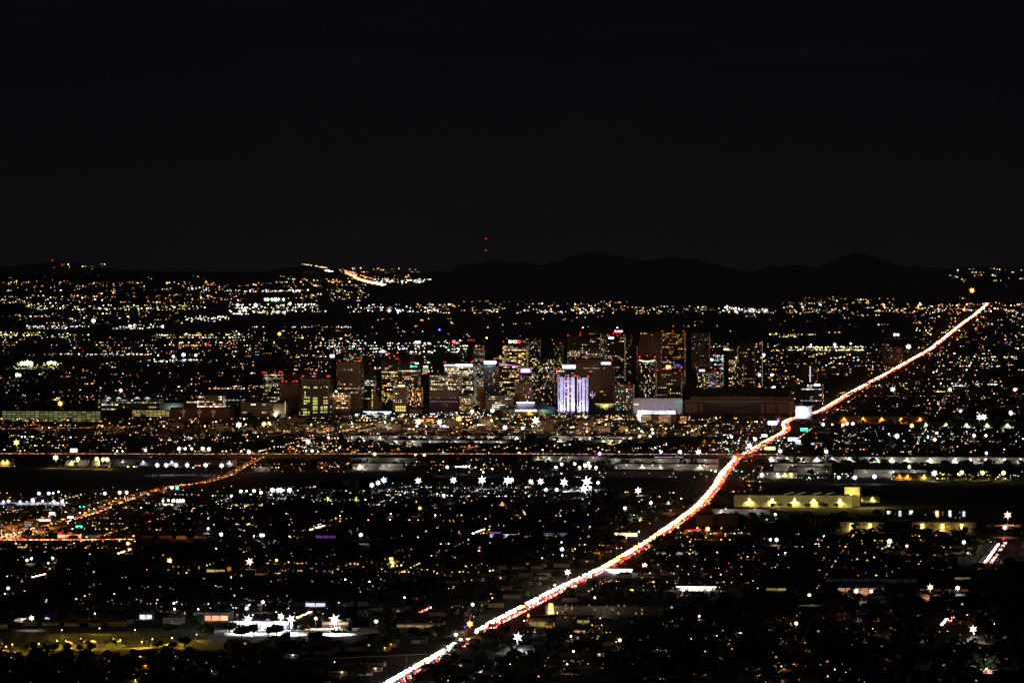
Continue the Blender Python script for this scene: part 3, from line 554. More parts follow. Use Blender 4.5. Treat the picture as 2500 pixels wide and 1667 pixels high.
me = sign_text('FOOTPRINT CENTER', wd * .43, 3.6, 'ice', 5); o = ob('lettering', me, r, (wd * .25, -.6, Z(1004, D0))); o.rotation_euler = (math.radians(90), 0, 0)
strip(r, wd * .38, wd * .46, Z(1023, D0), Z(1016, D0), 'peach', 1.8, 8); strip(r, wd * .47, wd * .57, Z(1020, D0), Z(1017, D0), 'peach', 3, 8); strip(r, wd * .38, wd * .44, Z(1026, D0), Z(1024, D0), 'yel', 1.5, 6)
light(r, (wd * .53, -2, 12), 'amber', 16000, 2); light(r, (wd * .86, -3, 14), 'peach', 9000, 2); light(r, (wd * .9, 2, Z(1000, D0)), 'teal', 5000, 1)
light(r, (wd * .12, -14, 8), 'yel', 6000, 1)
for i in range(4): strip(r, wd * (.49 + i * .03), wd * (.49 + i * .03) + 2, 6, 8.5, 'yel', 1.5, 2, 'round_window')

# violet-lit condominium, two wings
def condo(u0, u1, vt, D, label, ribs, sd):
    loc, wd = frame(u0, u1, D); H = Z(vt, D); r = thing('condominium_tower', label, 'tower', loc, TH); rr = random.Random(sd)
    mb = MB(); mb.box(0, wd, 0, 28, 0, H); ob('walls', mb.mesh('walls', [M_DARK]), r)
    for (a, b_) in ribs:
        mb = MB(); mb.box(wd * a, wd * b_, -1.6, 0, 0, H + .8); ob('pale_pier', mb.mesh('pale_pier', [wall((.55, .55, .62))]), r)
    mb = MB(); nf = int(H / 3.3); gaps = []; x = 0
    for (a, b_) in ribs + [(1, 1)]:
        if a - x > .04: gaps.append((x, a))
        x = b_
    for k in range(nf):
        for a, b_ in gaps:
            z = H - 3 - k * 3.3; lit = rr.random() < .35
            mkwin(mb, wd * a + .5, wd * b_ - .5, z, z + 1.9, 0, gl(rr.choice(('warm', 'peach', 'white')), rr.uniform(.6, 2.2)) if lit else (.012, .012, .02))
    ob('window', mb.mesh('windows', [GLOW]), r, kind='stuff')
    mb = MB()
    for k in range(nf):
        for a, b_ in gaps: mb.box(wd * a, wd * b_, -1.2, -.1, H - 3.6 - k * 3.3, H - 3.3 - k * 3.3)
    ob('balcony', mb.mesh('balconies', [M_CONC]), r, kind='stuff')
    for fx in np.linspace(.08, .95, 5):
        light(r, (wd * fx, -16, 5), (.60, .57, 1.0), 34000, 1.5, 'SPOT', 100, rot=(math.radians(150), 0, 0)); light(r, (wd * fx, -22, 60), (.60, .58, 1.0), 5000, 2)
    for fx in (0, .06, .96, 1.0):
        bm = MB(); bm.ball(0, 0, 2, 1.1, gl('red', 3), 0); bm.cyl(0, 0, 0, 1, .2); ob('beacon', bm.mesh('beacon', [GLOW]), r, (wd * fx, 2, H + .8))
condo(1362, 1404, 920, 8700, 'left wing of the violet-lit condominium with pale vertical piers', [(0, .04), (.12, .30), (.36, .42), (.55, .66), (.78, .98)], 1)
condo(1409, 1436, 922, 8690, 'right wing of the violet-lit condominium with pale vertical piers', [(0, .06), (.22, .34), (.48, .70), (.84, .92), (.95, 1)], 2)

# convention hall, garage, ballpark
def hall(u0, u1, vt, vb, dep, mat, label, name='warehouse', cat='building', roof=None, lamps=(), doors=0, slope=0.0, rib=0, lampz=.75, doorcol=None, wallp=1600):
    D = depth(vb); loc, wd = frame(u0, u1, D); H = max(3.5, Z(vt, D)); r = thing(name, label, cat, loc, TH)
    mb = MB(); mb.box(0, wd, 0, dep, 0, H); ob('walls', mb.mesh('walls', [mat]), r)
    mb = MB(); mb.box(-.5, wd + .5, -.5, dep + .5, H, H + .5 + slope * 0); mb.box(wd * .2, wd * .2 + 3, dep * .4, dep * .4 + 3, H + .5, H + 2); mb.box(wd * .6, wd * .6 + 3, dep * .3, dep * .3 + 3, H + .5, H + 2); mb.box(wd * .8, wd * .8 + 4, dep * .6, dep * .6 + 3, H + .5, H + 2.2)
    ob('roof', mb.mesh('roof', [roof or M_ROOF]), r)
    if rib:
        me = None
        for i in range(rib + 1):
            if me is None: m_ = MB(); m_.box(-.3, .3, -.3, 0, 0, 1); me = m_.mesh('pier', [mat])
            ob('pier', me, r, (wd * i / rib, 0, 0), scale=(1, 1, H - .1))
    if doors:
        m_ = MB(); m_.box(-1.7, 1.7, -.15, 0, 0, min(4.2, H * .6)); me = m_.mesh('dock_door', [doorcol or M_METAL])
        for i in range(doors): ob('dock_door', me, r, (wd * (i + .5) / doors, 0, 0))
    for (u, c, b_) in lamps:
        x = (u - u0) / (u1 - u0) * wd; q = PXM(D)
        m_ = MB(); m_.box(-q * .5, q * .5, -1, -.1, -q * .18, q * .18, 0, gl(c, 7 * b_)); L_ = ob('wall_lamp', m_.mesh('wall_lamp', [GLOW]), r, (x, 0, H * lampz))
        light(L_, (0, -2.2, -.2), c, wallp * b_, .3, 'SPOT', 150)
    r['H'] = H; r['W'] = wd
    return r, wd, H, D
r, wd, H, D = hall(1545, 1666, 972, 1013, 60, wall((.5, .48, .5)), 'pale convention hall with a sloping dark roof line', 'convention_hall', lamps=())
for i in range(5): light(r, (wd * (.1 + .2 * i), -25, 12), (.9, .75, .95), 5000, 3)
strip(r, wd * .02, wd * .12, 20, 22, 'yel', 1.4); light(r, (wd * .95, -8, 25), 'teal', 1200, 1)
r, wd, H, D = hall(1556, 1650, 1001, 1030, 25, wall((.6, .6, .65)), 'white-lit entrance hall with a blue roof below the convention hall', 'entrance_hall', roof=wall((.1, .2, .35)))
light(r, (wd * .15, -10, 14), 'ice', 26000, 1); light(r, (wd * .6, -10, 14), 'ice', 12000, 1); light(r, (wd * .9, -10, 16), 'ice', 12000, 1)
def garage(u0, u1, vt, vb, dep, nf, label, col, b, gaps=(), cols=10, mat=None):
    D = depth(vb); loc, wd = frame(u0, u1, D); H = Z(vt, D); r = thing('parking_garage', label, 'parking garage', loc, TH); fh = H / nf
    mb = MB(); mb.box(0, wd, 1.2, dep, 0, H - 1)
    ob('core', mb.mesh('core', [M_CONC]), r)
    for k in range(nf + 1):
        m_ = MB(); m_.box(-.2, wd + .2, 0, dep + .2, k * fh - .5, k * fh + (1.0 if k < nf else .3)); ob('floor_slab', m_.mesh('floor_slab', [mat or M_CONC]), r)
    me = MB(); me.box(-.45, .45, -.2, 1.3, 0, H); me = me.mesh('column', [mat or M_CONC])
    for i in range(cols + 1): ob('column', me, r, (wd * i / cols, 0, 0))
    for k in range(nf):
        for i in range(cols):
            if any(a <= i / cols < c for a, c in gaps): continue
            m_ = MB(); m_.box(wd * i / cols + .5, wd * (i + 1) / cols - .5, .9, 1.25, k * fh + 1.15, (k + 1) * fh - .7, 0, (gl(col, b * rnd.uniform(.35, 1.25)) if isinstance(col, str) else (lambda k_: tuple(t_ * b * k_ for t_ in col))(rnd.uniform(.35, 1.4)))); ob('lit_bay', m_.mesh('lit_bay', [GLOW]), r)
    return r, wd, H
garage(1566, 1650, 1013, 1036, 35, 5, 'brown parking garage with warm lit floors beside the ballpark', 'warm', .75, gaps=((.22, .45), (.82, .95)), cols=14, mat=brn)
garage(1660, 1677, 1016, 1038, 25, 5, 'narrow stair end of the brown garage with warm lit floors', 'warm', 1.0, cols=3, mat=brn)
garage(5, 245, 1003, 1029, 30, 5, 'long curved parking garage with yellow-green lit floors', (.9, .95, .34), .22, cols=21, mat=wall((.04, .04, .03)))
garage(323, 414, 1001, 1017, 30, 4, 'smaller parking garage with yellow lit floors', 'yel', .7, cols=9, mat=wall((.05, .05, .03)))
strip(COL.objects[-1].parent or COL.objects[-1], 2, 10, 3, 4, 'yel', .6)
# ballpark
D0 = 8650; loc, wd = frame(1668, 1925, D0); r = thing('ballpark', 'huge dark ballpark with a stepped panelled retractable roof', 'stadium', loc, TH); dd = 210
zg = [Z(v, D0) for v in (1030, 1008, 985, 977, 948)]
mb = MB(); mb.box(0, wd, 0, dd, 0, zg[1], 0); ob('brick_base', mb.mesh('brick_base', [M_RED]), r)
mb = MB(); mb.box(0, wd, 2, dd, zg[1], zg[3] - 2, 0); ob('walls', mb.mesh('walls', [wall((.07, .07, .06))]), r)
for a, b_ in ((.02, .13), (.155, .185), (.74, .77), (.79, .87), (.9, .985)):
    mb = MB(); mb.box(wd * a, wd * b_, .6, 2, zg[1] + .3, zg[2]); ob('cream_panel', mb.mesh('cream_panel', [wall((.24, .2, .15))]), r)
for i in range(9):
    mb = MB(); x = wd * (.2 + i * .06); mb.box(x, x + wd * .045, 1.2, 2, zg[1], zg[1] + 7); ob('tall_window', mb.mesh('tall_window', [blk]), r)
mb = MB(); n = 20
for i in range(n):
    a, b_ = i / n, (i + 1) / n; f = lambda t: zg[2] + 4 - 9 * math.sin(math.pi * t)
    mb.quad((wd * (.19 + .55 * a), .8, f(a)), (wd * (.19 + .55 * b_), .8, f(b_)), (wd * (.19 + .55 * b_), .8, zg[3]), (wd * (.19 + .55 * a), .8, zg[3]))
ob('arched_fascia', mb.mesh('arched_fascia', [wall((.13, .13, .14))]), r)
mb = MB(); mb.box(wd * .02, wd * .99, -.5, 2, zg[3] - 2, zg[3]); ob('roof_edge', mb.mesh('roof_edge', [wall((.3, .26, .2))]), r)
for i in range(7):
    a, b_ = wd * (.06 + .135 * i), wd * (.06 + .135 * (i + 1)) - 1.5; top = zg[4] - 5 + 6 * math.sin(math.pi * (i + .5) / 7); st = .5 * abs(3 - i)
    mb = MB(); mb.quad((a, 8, zg[3] + 1), (b_, 8, zg[3] + 1), (b_, 8, zg[3] + 8 - st), (a, 8, zg[3] + 8 - st)); mb.quad((a, 8, zg[3] + 8 - st), (b_, 8, zg[3] + 8 - st), (b_, 110, top), (a, 110, top)); mb.quad((a, 110, top), (b_, 110, top), (b_, dd, zg[3]), (a, dd, zg[3]))
    mb.quad((a, 8, zg[3]), (a, 8, zg[3] + 8 - st), (a, 110, top), (a, 110, zg[3])); mb.quad((b_, 8, zg[3]), (b_, 8, zg[3] + 8 - st), (b_, 110, top), (b_, 110, zg[3]))
    ob('roof_panel', mb.mesh('roof_panel', [wall((.14, .11, .10))]), r)
for fx in (.1, .35, .6, .85): light(r, (wd * fx, -90, 25), (1, .7, .5), 3000, 6)
r, wd, H, D = hall(1942, 1982, 991, 1021, 25, wall((.55, .55, .6)), 'bluish white lit block between the ballpark and the boulevard', 'lit_block', lamps=((1952, 'ice', 3), (1965, 'ice', 4)), rib=6)
light(r, (wd * .4, -10, 12), 'ice', 30000, 1)
# left hospital quarter
r, wd, H = tower(480, 543, 966, 8700, 35, wall((.42, .36, .28)), 'white banded hospital block with brightly lit floors', 14, fh=4.6, p=.5, b=1.3, pal=('white', 'peach'), ww=.85, rows=[(1, 1, .6, 1), (2, 2, .5, 1), (4, 4, .95, 1.3)], red=(), name='hospital_block', cat='building')
tower(455, 480, 979, 8750, 25, M_CONC, 'low annex with open lit floors left of the hospital block', 5, p=.35, b=.8, ww=.85, red=(), name='hospital_block', cat='building')
tower(237, 388, 974, 8800, 40, gry, 'long glass clinic with peaked roof lights behind the garages', 36, fh=4.4, p=.3, b=.6, pal=('cool', 'yel', 'white'), ww=.75, red=(), rows=[(0, 0, .5, .8), (1, 1, .7, .5)], name='clinic', cat='building')
for x in (265, 290, 335, 360):
    loc, _ = frame(x - 8, x + 8, 8800); q = thing('roof_lantern', 'peaked bluish roof lantern on the long glass clinic ' + {265: 'at its left end', 290: 'second from its left end', 335: 'second from its right end', 360: 'at its right end'}[x], 'roof light', (loc[0], loc[1], Z(974, 8800) + .6), TH, 'roof lanterns on the clinic')
    mb = MB(); mb.tri((0, 0, 0), (13, 0, 0), (6.5, 0, 4), 0, gl('cool', .9)); mb.tri((0, 10, 0), (6.5, 10, 4), (13, 10, 0), 0, gl('cool', .3)); mb.quad((0, 0, 0), (6.5, 0, 4), (6.5, 10, 4), (0, 10, 0)); mb.quad((13, 0, 0), (13, 10, 0), (6.5, 10, 4), (6.5, 0, 4)); ob('glazing', mb.mesh('glazing', [GLOW]), q)
r, wd, H, D = hall(389, 448, 984, 1012, 30, wall((.4, .42, .4)), 'plain grey wall block washed by greenish light beside the clinic', 'plain_block'); light(r, (wd * .6, -6, 6), (.7, 1, .9), 9000, 1)
hall(415, 560, 996, 1028, 40, wall((.16, .1, .08)), 'dark brick hospital wing with faint cross-shaped windows', 'brick_wing')
for cu in (448, 487, 521):
    rt = [o for o in COL.objects if o.name.startswith('brick_wing') and o.parent is None][-1]; s_ = rt['W'] / 145
    for dx, dz, ww_, hh in ((-6, 0, 12, 3), (-1.5, -8, 3, 8), (-1.5, 3, 3, 4)): strip(rt, (cu - 415 + dx) * s_, (cu - 415 + dx + ww_) * s_, 16 + dz, 16 + dz + hh, 'warm', .1, -.2, 'cross_window')
r = tower(548, 590, 974, 8800, 35, M_DARK, 'slim glazed block with a yellow roof strip left of the beige block', 10, p=.3, b=.8, pal=('white', 'lav', 'cool'), red=(), rows=[(0, 0, .95, .9)])
tower(588, 660, 984, 8600, 35, wall((.4, .33, .25)), 'low beige banded block with two lit windows', 18, fh=5, p=.08, b=.9, pal=('yel', 'white'), ww=.8, rows=[(1, 1, .12, 1.5), (3, 3, .4, .4)], red=(), name='beige_block', cat='building')
r, wd, H, D = hall(660, 697, 985, 1018, 30, wall((.42, .36, .28)), 'beige wall block with a bright floodlit edge beside the windowless block', 'plain_block'); light(r, (wd * .4, -6, 4), 'white', 9000, 1)
strip(r, wd * .97, wd, 8, 30, 'yel', 1.2)
# lit canopy roofs at the foot of downtown
def canopy(u0, u1, vt, vb, col, b, label, name='lit_canopy', cat='canopy', dep=12, posts=6, power=9000, mat=None):
    D = depth(vb); loc, wd = frame(u0, u1, D); H = max(4.0, Z(vt, D)); r = thing(name, label, cat, loc, TH)
    mb = MB(); mb.box(0, wd, 0, dep, H - .9, H); ob('roof', mb.mesh('roof', [mat or M_WHITE]), r)
    mb = MB(); mb.box(.4, wd - .4, -.25, 0, H - .9, H - .1, 0, gl(col, b)); mb.box(.6, wd - .6, .5, dep - .5, H - 1.1, H - .92, 0, gl(col, b)); ob('light_panel', mb.mesh('light_panel', [GLOW]), r)
    me = MB(); me.box(-.25, .25, .4, .9, 0, H - .9); me = me.mesh('post', [M_METAL])
    for i in range(posts): ob('post', me, r, (wd * (i + .5) / posts, 0, 0))
    mb = MB(); mb.box(wd * .05, wd * .95, dep * .6, dep, 0, H - 1.2); ob('back_wall', mb.mesh('back_wall', [M_WHITE]), r)
    for i in range(max(1, int(wd / 25))): light(r, (wd * (i + .5) / max(1, int(wd / 25)), 2, H - 1.5), col, power, .5)
    return r
canopy(886, 960, 1004, 1012, 'ice', 2.6, 'brilliant white station canopy at the foot of the black tower', power=14000)
canopy(884, 952, 1012, 1019, 'cool', .8, 'lower bluish station canopy in front of the brilliant one', power=8000)
canopy(1010, 1155, 1022, 1032, 'amber', .9, 'long orange-lit viaduct below the purple banner', 'viaduct', 'viaduct', 14, 12, 13000, M_CONC)
canopy(1020, 1100, 1036, 1044, 'cool', .5, 'grey shed roof lit by two bright masts under the viaduct', power=4000)
canopy(1176, 1232, 1000, 1008, 'lav', 1.2, 'lavender-lit low roof left of the arena', power=9000)
canopy(1362, 1440, 1014, 1020, 'warm', 1.2, 'warm-lit podium along the foot of the condominium', power=7000)
canopy(1452, 1500, 985, 1000, 'yel', .9, 'glazed yellow-lit hall between the condominium and the small black tower', power=6000)
canopy(680, 745, 1030, 1036, 'ice', .8, 'row of cold lamps on a low roof at the foot of downtown', power=5000)

# ------------------------------------------------------------------ low city blocks round downtown
LB = []
for (u0, u1, v0, v1, n, hp) in ((640, 1690, 1026, 1056, 40, 9), (0, 640, 958, 1000, 16, 12), (0, 640, 1040, 1100, 14, 7), (1750, 2160, 895, 940, 12, 16), (2010, 2500, 905, 1010, 26, 10), (640, 1000, 1062, 1100, 6, 7), (1930, 2500, 1050, 1104, 14, 7), (620, 1350, 1188, 1250, 14, 6), (1250, 1700, 1200, 1285, 10, 6)):
    for k in range(n):
        u = u0 + (u1 - u0) * (k + rnd.random()) / n; v = rnd.uniform(v0, v1); wpx = rnd.uniform(16, 46); LB.append((u, v, wpx, hp * rnd.uniform(.6, 1.5)))
BC = ('brown', 'grey', 'dark', 'beige')
DG = np.concatenate([ST['diag'], ST['left']])
for (u, v, wpx, hp) in LB:
    D = depth(v)
    if np.any((np.abs(DG[:, 0] - X(u, D)) < 16 + wpx / F * D * .5) & (DG[:, 1] > D - 30) & (DG[:, 1] < D + 190)): continue
    D = depth(v); j_ = np.argmin(np.abs(BLV[:, 1] - D))
    if abs(BLV[j_, 0] - X(u, D)) < 45 + wpx / F * D: continue
    if 6740 < D < 6900: continue
    k = rnd.randrange(4); vt = HZ + (CAMZ - gz(D) - hp) * F / D; fl = rnd.choice((0, 0, .05, .12, .3))
    tower(u - wpx / 2, u + wpx / 2, vt, D, 20, (wall((.08, .05, .04)), wall((.07, .07, .07)), blk, wall((.13, .10, .07)))[k], '%s %s block %s' % ('unlit' if fl == 0 else 'dim' if fl < .2 else 'lit' if fl < .5 else 'bright', BC[k], near(u, v)),
          max(3, int(wpx / 4)), fh=3.6, p=fl, b=rnd.uniform(.4, 1.6), pal=(('warm', 'yel'), ('white', 'cool'), ('amber', 'peach', 'warm'))[rnd.randrange(3)], ww=rnd.choice((.4, .6, .85)), red=(), z0w=1.2, name='low_block', cat='building', pent=rnd.random() < .4)

# ------------------------------------------------------------------ industrial sheds
def shed_fill(u0, vb, lab):  # row of lamps added in front to brighten the shed walls
    rt = [o for o in COL.objects if o.name.startswith('warehouse') and o.parent is None][-1]; wd_ = rt['W']; n = max(1, int(wd_ / 32))
    for i in range(n):
        x = wd_ * (i + .5) / n; m_ = MB(); m_.cyl(0, 0, 0, 7, .1, k=5); m_.ball(0, 0, 7, .35, gl('white', 6)); o = ob('added_wall_fill_lamp', m_.mesh('added_wall_fill_lamp', [GLOW]), rt, (x, -11, 0)); light(o, (0, 0, 6.5), 'white', 3800, .5)
shd = wall((.42, .43, .41)); shg = wall((.3, .31, .31)); shw = wall((.55, .56, .53))
W_ = [(835, 1100, 1062, 1076, 40, shg, 'long grey warehouse west of downtown rail line', ((880, 'white', .5), (928, 'white', .6), (1000, 'white', .7), (1036, 'white', .7)), 12, 0),
      (1070, 1272, 1063, 1076, 40, shd, 'long pale warehouse ending at a lit side wall', ((1120, 'white', .3), (1200, 'white', .3), (1262, 'white', 1.2)), 10, 10),
      (940, 1240, 1074, 1087, 30, shd, 'lower grey warehouse with a row of wall lamps', ((967, 'white', .9), (1008, 'white', .9), (1050, 'white', .7), (1092, 'white', .8), (1113, 'white', .6), (1175, 'white', .7), (1222, 'peach', .7)), 0, 12),
      (1030, 1250, 1083, 1097, 30, brn, 'rust-coloured shed in front of the grey warehouses', ((1146, 'amber', .7), (1162, 'amber', .3)), 8, 6),
      (1341, 1548, 1064, 1079, 40, shw, 'panelled white warehouse with brown bays and hot wall lamps', ((1361, 'white', 1.8), (1408, 'white', 1.6), (1441, 'white', .8), (1540, 'white', 1.0)), 9, 9),
      (1443, 1530, 1073, 1084, 20, shw, 'low white dock in front of the panelled warehouse', ((1473, 'yel', 1.2), (1493, 'yel', 1.6), (1515, 'yel', 1.2)), 0, 10),
      (1600, 1760, 1070, 1088, 60, wall((.10, .10, .11)), 'dark flat warehouse north of the freeway', ((1720, 'amber', .35), (1742, 'amber', .35)), 6, 0),
      (855, 1010, 1117, 1132, 40, shg, 'grey double shed with a dark roof south of the freeway', (), 6, 0),
      (860, 985, 1131, 1147, 30, shd, 'lower pale shed with one bright lamp near its left end', ((879, 'white', 1.2), (935, 'white', .3)), 6, 0),
      (1300, 1480, 1113, 1126, 40, shg, 'beige depot strip left of the skylit depot', ((1313, 'yel', .5), (1341, 'white', .5), (1371, 'white', .5)), 6, 0),
      (1478, 1750, 1119, 1132, 40, shd, 'long depot with slanting skylights along the freeway', (), 8, 12),
      (1500, 1752, 1132, 1146, 30, shd, 'pale depot wall with two downlit spots', ((1568, 'white', .9), (1709, 'white', 1.0), (1612, 'white', .3)), 8, 0),
      (1290, 1640, 1148, 1164, 40, wall((.2, .22, .26)), 'wide slate-blue shed behind the floodlight masts', (), 10, 14),
      (1872, 2094, 1114, 1127, 50, shw, 'long white shed with six cone-shaped wall lamps', tuple((u, 'white', 1.5) for u in (1883, 1921, 1957, 1995, 2032, 2074)), 12, 0),
      (2098, 2520, 1115, 1129, 50, shw, 'longest white shed with ten cone-shaped wall lamps', tuple((u, 'white', 1.5) for u in (2140, 2178, 2215, 2271, 2333, 2370, 2407, 2453, 2492)), 20, 0),
      (1890, 2032, 1131, 1150, 30, shd, 'pale stepped shed below the long white shed', ((1883, 'white', .8), (1935, 'white', .4)), 8, 0),
      (1926, 2031, 1140, 1156, 20, shd, 'nearer pale shed with a tree standing before it', (), 6, 4),
      (1850, 1945, 1152, 1166, 20, shg, 'low canopy shed with four starry lamps', ((1860, 'white', 1.2), (1899, 'white', 1.2), (1916, 'yel', 1.2), (1932, 'yel', 1.2)), 0, 8),
      (2085, 2262, 1146, 1163, 30, shd, 'grey shed ending in an amber-lit wall', ((2180, 'ice', .8),), 8, 0),
      (2178, 2282, 1156, 1171, 15, wall((.45, .35, .25)), 'amber-lit wall building below the grey shed', ((2196, 'amber', 1.4), (2216, 'amber', 1.6), (2256, 'yel', .9)), 5, 3),
      (2050, 2262, 1016, 1033, 30, wall((.4, .32, .22)), 'amber-lit long shed right of the boulevard', tuple((u, 'amber', 2.6) for u in (2061, 2107, 2153, 2200, 2246)), 10, 0),
      (2230, 2520, 1031, 1044, 20, wall((.5, .48, .36)), 'pale rail shed lit along its whole length', tuple((u, 'green', 1.2) for u in (2260, 2310, 2360, 2410, 2460)), 20, 0),
      (270, 570, 1121, 1136, 30, wall((.38, .42, .5)), 'long grey shed with a row of blue-white mast lamps', ((300, 'ice', .5), (350, 'ice', .5), (420, 'ice', .6), (560, 'ice', .6)), 14, 0),
      (0, 28, 1120, 1138, 20, tan, 'lit beige box building at the left edge', ((8, 'yel', 1.2), (18, 'yel', 1.2)), 4, 0),
      (160, 212, 1123, 1137, 20, shw, 'white batching plant building under a bright mast', ((175, 'yel', .8),), 6, 0),
      (225, 270, 1122, 1136, 15, shw, 'white silo row right of the batching plant', ((240, 'yel', .9),), 6, 0),
      (620, 660, 1140, 1150, 20, shg, 'small grey shed by the left freeway crossing', (), 0, 2),
      (700, 900, 1210, 1222, 20, wall((.35, .35, .28)), 'low greenish depot wall behind lit lawn trees', ((740, 'lime', .5), (800, 'lime', .6), (870, 'lime', .5)), 10, 0),
      (1300, 1420, 1230, 1252, 40, wall((.12, .12, .11)), 'dark shed with a lit gable end and slanting skylights', (), 5, 5),
      (1512, 1640, 1222, 1230, 30, wall((.12, .12, .13)), 'dark shed with a thin lit eave beside the masts', ((1589, 'ice', .6), (1632, 'white', .8)), 5, 0),
      (1180, 1240, 1222, 1240, 30, wall((.22, .16, .12)), 'brown yard building with one wall lamp', ((1226, 'warm', .8),), 6, 3),
      (1500, 1600, 1262, 1270, 20, shg, 'grey terrace of units left of the boulevard bend', ((1564, 'yel', .5), (1592, 'yel', .5)), 6, 5),
      (1738, 1880, 1242, 1254, 20, shd, 'low pale roof right of the boulevard below the yellow warehouse', ((1761, 'white', .4),), 0, 0),
      (1700, 1740, 1256, 1285, 20, wall((.2, .17, .14)), 'dim flats with small windows right of the boulevard, left block', (), 4, 0),
      (1752, 1800, 1256, 1285, 20, wall((.2, .17, .14)), 'dim flats with small windows right of the boulevard, right block', (), 4, 0)]
for (u0, u1, vt, vb, dep, m, lab, lamps, rib, doors) in W_: hall(u0, u1, vt, vb, dep, m, lab, 'warehouse', 'warehouse', None, lamps, doors, rib=rib, wallp=5200); (shed_fill(u0, vb, lab) if m in (shw, shd, shg) else None)
# slanting skylights on roofs
def skylights(u0s, v0, v1, D, col, b, lab):
    pass
# yellow-lit warehouse
r, wd, H, D = hall(1792, 2079, 1208, 1237, 75, wall((.5, .46, .33)), 'big warehouse washed in yellow light under a black roof', 'warehouse', 'warehouse', blk, tuple((u, 'yel', 7.0) for u in (1830, 1885, 1940, 1987, 2051)), 0, rib=14, lampz=.62, wallp=2600)
for fx in (.15, .4, .55, .7, .9): light(r, (wd * fx, -38, 9), (1, .9, .3), 5200, .5)  # unseen fill lights added to brighten the trees in front
for fx in (.42, .52, .66, .77):
    mb = MB(); mb.v += [(0, 10, 0), (1.8, 10, 0), (9.8, 62, 0), (8, 62, 0), (0, 10, .3), (1.8, 10, .3), (9.8, 62, .3), (8, 62, .3)]
    for f in ((0, 1, 5, 4), (1, 2, 6, 5), (2, 3, 7, 6), (3, 0, 4, 7), (4, 5, 6, 7)): mb.f.append(f); mb.m.append(0); mb.g.append((.16, .15, .14))
    ob('skylight', mb.mesh('skylight', [GLOW]), r, (wd * fx, 0, H + .55))
mb = MB(); mb.box(wd * .93, wd * 1.06, 30, 90, 0, H * 1.62); ob('raised_block', mb.mesh('raised_block', [wall((.5, .46, .33))]), r)
light(r, (wd * .99, 20, H + 1), 'yel', 16000, 1); light(r, (wd * 1.12, -10, 8), 'yel', 16000, 1); light(r, (wd * 1.22, 10, 9), 'yel', 9000, 1)
hall(2084, 2148, 1211, 1226, 20, wall((.5, .46, .33)), 'low yellow-lit loading dock right of the yellow-lit warehouse', 'loading_dock', 'dock', None, ((2100, 'yel', 2.0), (2130, 'yel', 2.4)), 4, wallp=2600)
for u in (2120, 2102):
    pass
# flats with glowing stairwells
def flats(u0, u1, vt, vb, stairs, label, wc=tan):
    r, wd, H, D = hall(u0, u1, vt, vb, 14, wc, label, 'apartment_block', 'flats', M_ROOF, (), 0)
    for u in stairs:
        x = (u - u0) / (u1 - u0) * wd
        for k in range(3): strip(r, x - 2.4 + k * .3, x + 2.4 - k * .3, 1 + k * 3.2, 3.2 + k * 3.2, 'yel', 3.6 - .5 * k, -.4, 'stairwell_opening')
        light(r, (x, -4, 4), 'yel', 1900 if vb < 1470 else 900, .5)
    for i in range(int(wd / 5)):
        for k in range(3):
            if rnd.random() < .75: strip(r, i * 5 + 1.5, i * 5 + 2.9, 1.2 + k * 3.1, 2.7 + k * 3.1, 'warm', rnd.choice((.01, .01, .02, .3)), -.1, 'window')
    if len(stairs) > 1: light(r, (wd * .5, -8, 2), 'yel', 900, .5)
    elif vb > 1470: light(r, (wd * .5, -14, 6), 'white', 900, .5)
    return r
flats(2050, 2158, 1274, 1298, (2079, 2124), 'left block of lit flats with two glowing stairwells')
flats(2226, 2384, 1274, 1299, (2252, 2301, 2348), 'right block of lit flats with three glowing stairwells')
flats(1975, 2030, 1262, 1285, (), 'dark block of flats left of the lit flats', wall((.16, .13, .1)))
flats(2160, 2360, 1245, 1266, (), 'dark long block of flats with bluish windows behind the lit ones', wall((.1, .1, .1)))
r = [o for o in COL.objects if o.name.startswith('apartment_block') and o.parent is None][-1]
for fx in (.03, .17, .3, .31, .62, .63, .78, .95): strip(r, r['W'] * fx, r['W'] * fx + 3, rnd.uniform(2, 8), rnd.uniform(9, 11), rnd.choice(('cool', 'white', 'warm')), rnd.uniform(.8, 2.2), -.3, 'window')
flats(380, 498, 1378, 1403, (), 'long dark apartment row with a flat roof', wall((.1, .09, .08)))
flats(1332, 1620, 1478, 1500, (1345,), 'long pale motel with a dim facade', wall((.25, .24, .22)))
flats(840, 930, 1372, 1392, (), 'beige walled row left of the court', wall((.3, .24, .16)))
flats(935, 975, 1368, 1384, (955,), 'beige cube block above the lit court', wall((.35, .28, .18)))

# ------------------------------------------------------------------ shops, petrol stations, schools
def shop(u0, u1, vt, vb, wc, front, b, label, dep=18, power=5000, signs=(), name='shop', cat='shop'):
    power *= .45
    r, wd, H, D = hall(u0, u1, vt, vb, dep, wc, label, name, cat, M_ROOF, (), 0)
    n = max(2, int(wd / 7))
    for i in range(n):
        mb = MB(); mb.box(wd * i / n + .5, wd * (i + 1) / n - .5, -.2, 0, .3, H * .62, 0, gl(front, b * rnd.uniform(.5, 1.1))); ob('shop_window', mb.mesh('shop_window', [GLOW]), r)
    mb = MB(); mb.box(0, wd, -1.8, 0, H * .66, H * .74); ob('awning', mb.mesh('awning', [wc]), r)
    for (a, c, col, bb) in signs: strip(r, wd * a, wd * c, H * .78, H * .98, col, bb, -.3, 'shop_sign')
    for i in range(max(1, int(wd / 30))): light(r, (wd * (i + .5) / max(1, int(wd / 30)), -5, H * .7), front, power, .4, 'SPOT', 130)
    return r
shop(560, 705, 1516, 1536, wall((.55, .57, .58)), 'ice', .8, 'floodlit truck yard wall painted with faint lettering', 12, 12000); q_ = [o for o in COL.objects if o.name.startswith('shop') and o.parent is None][-1]
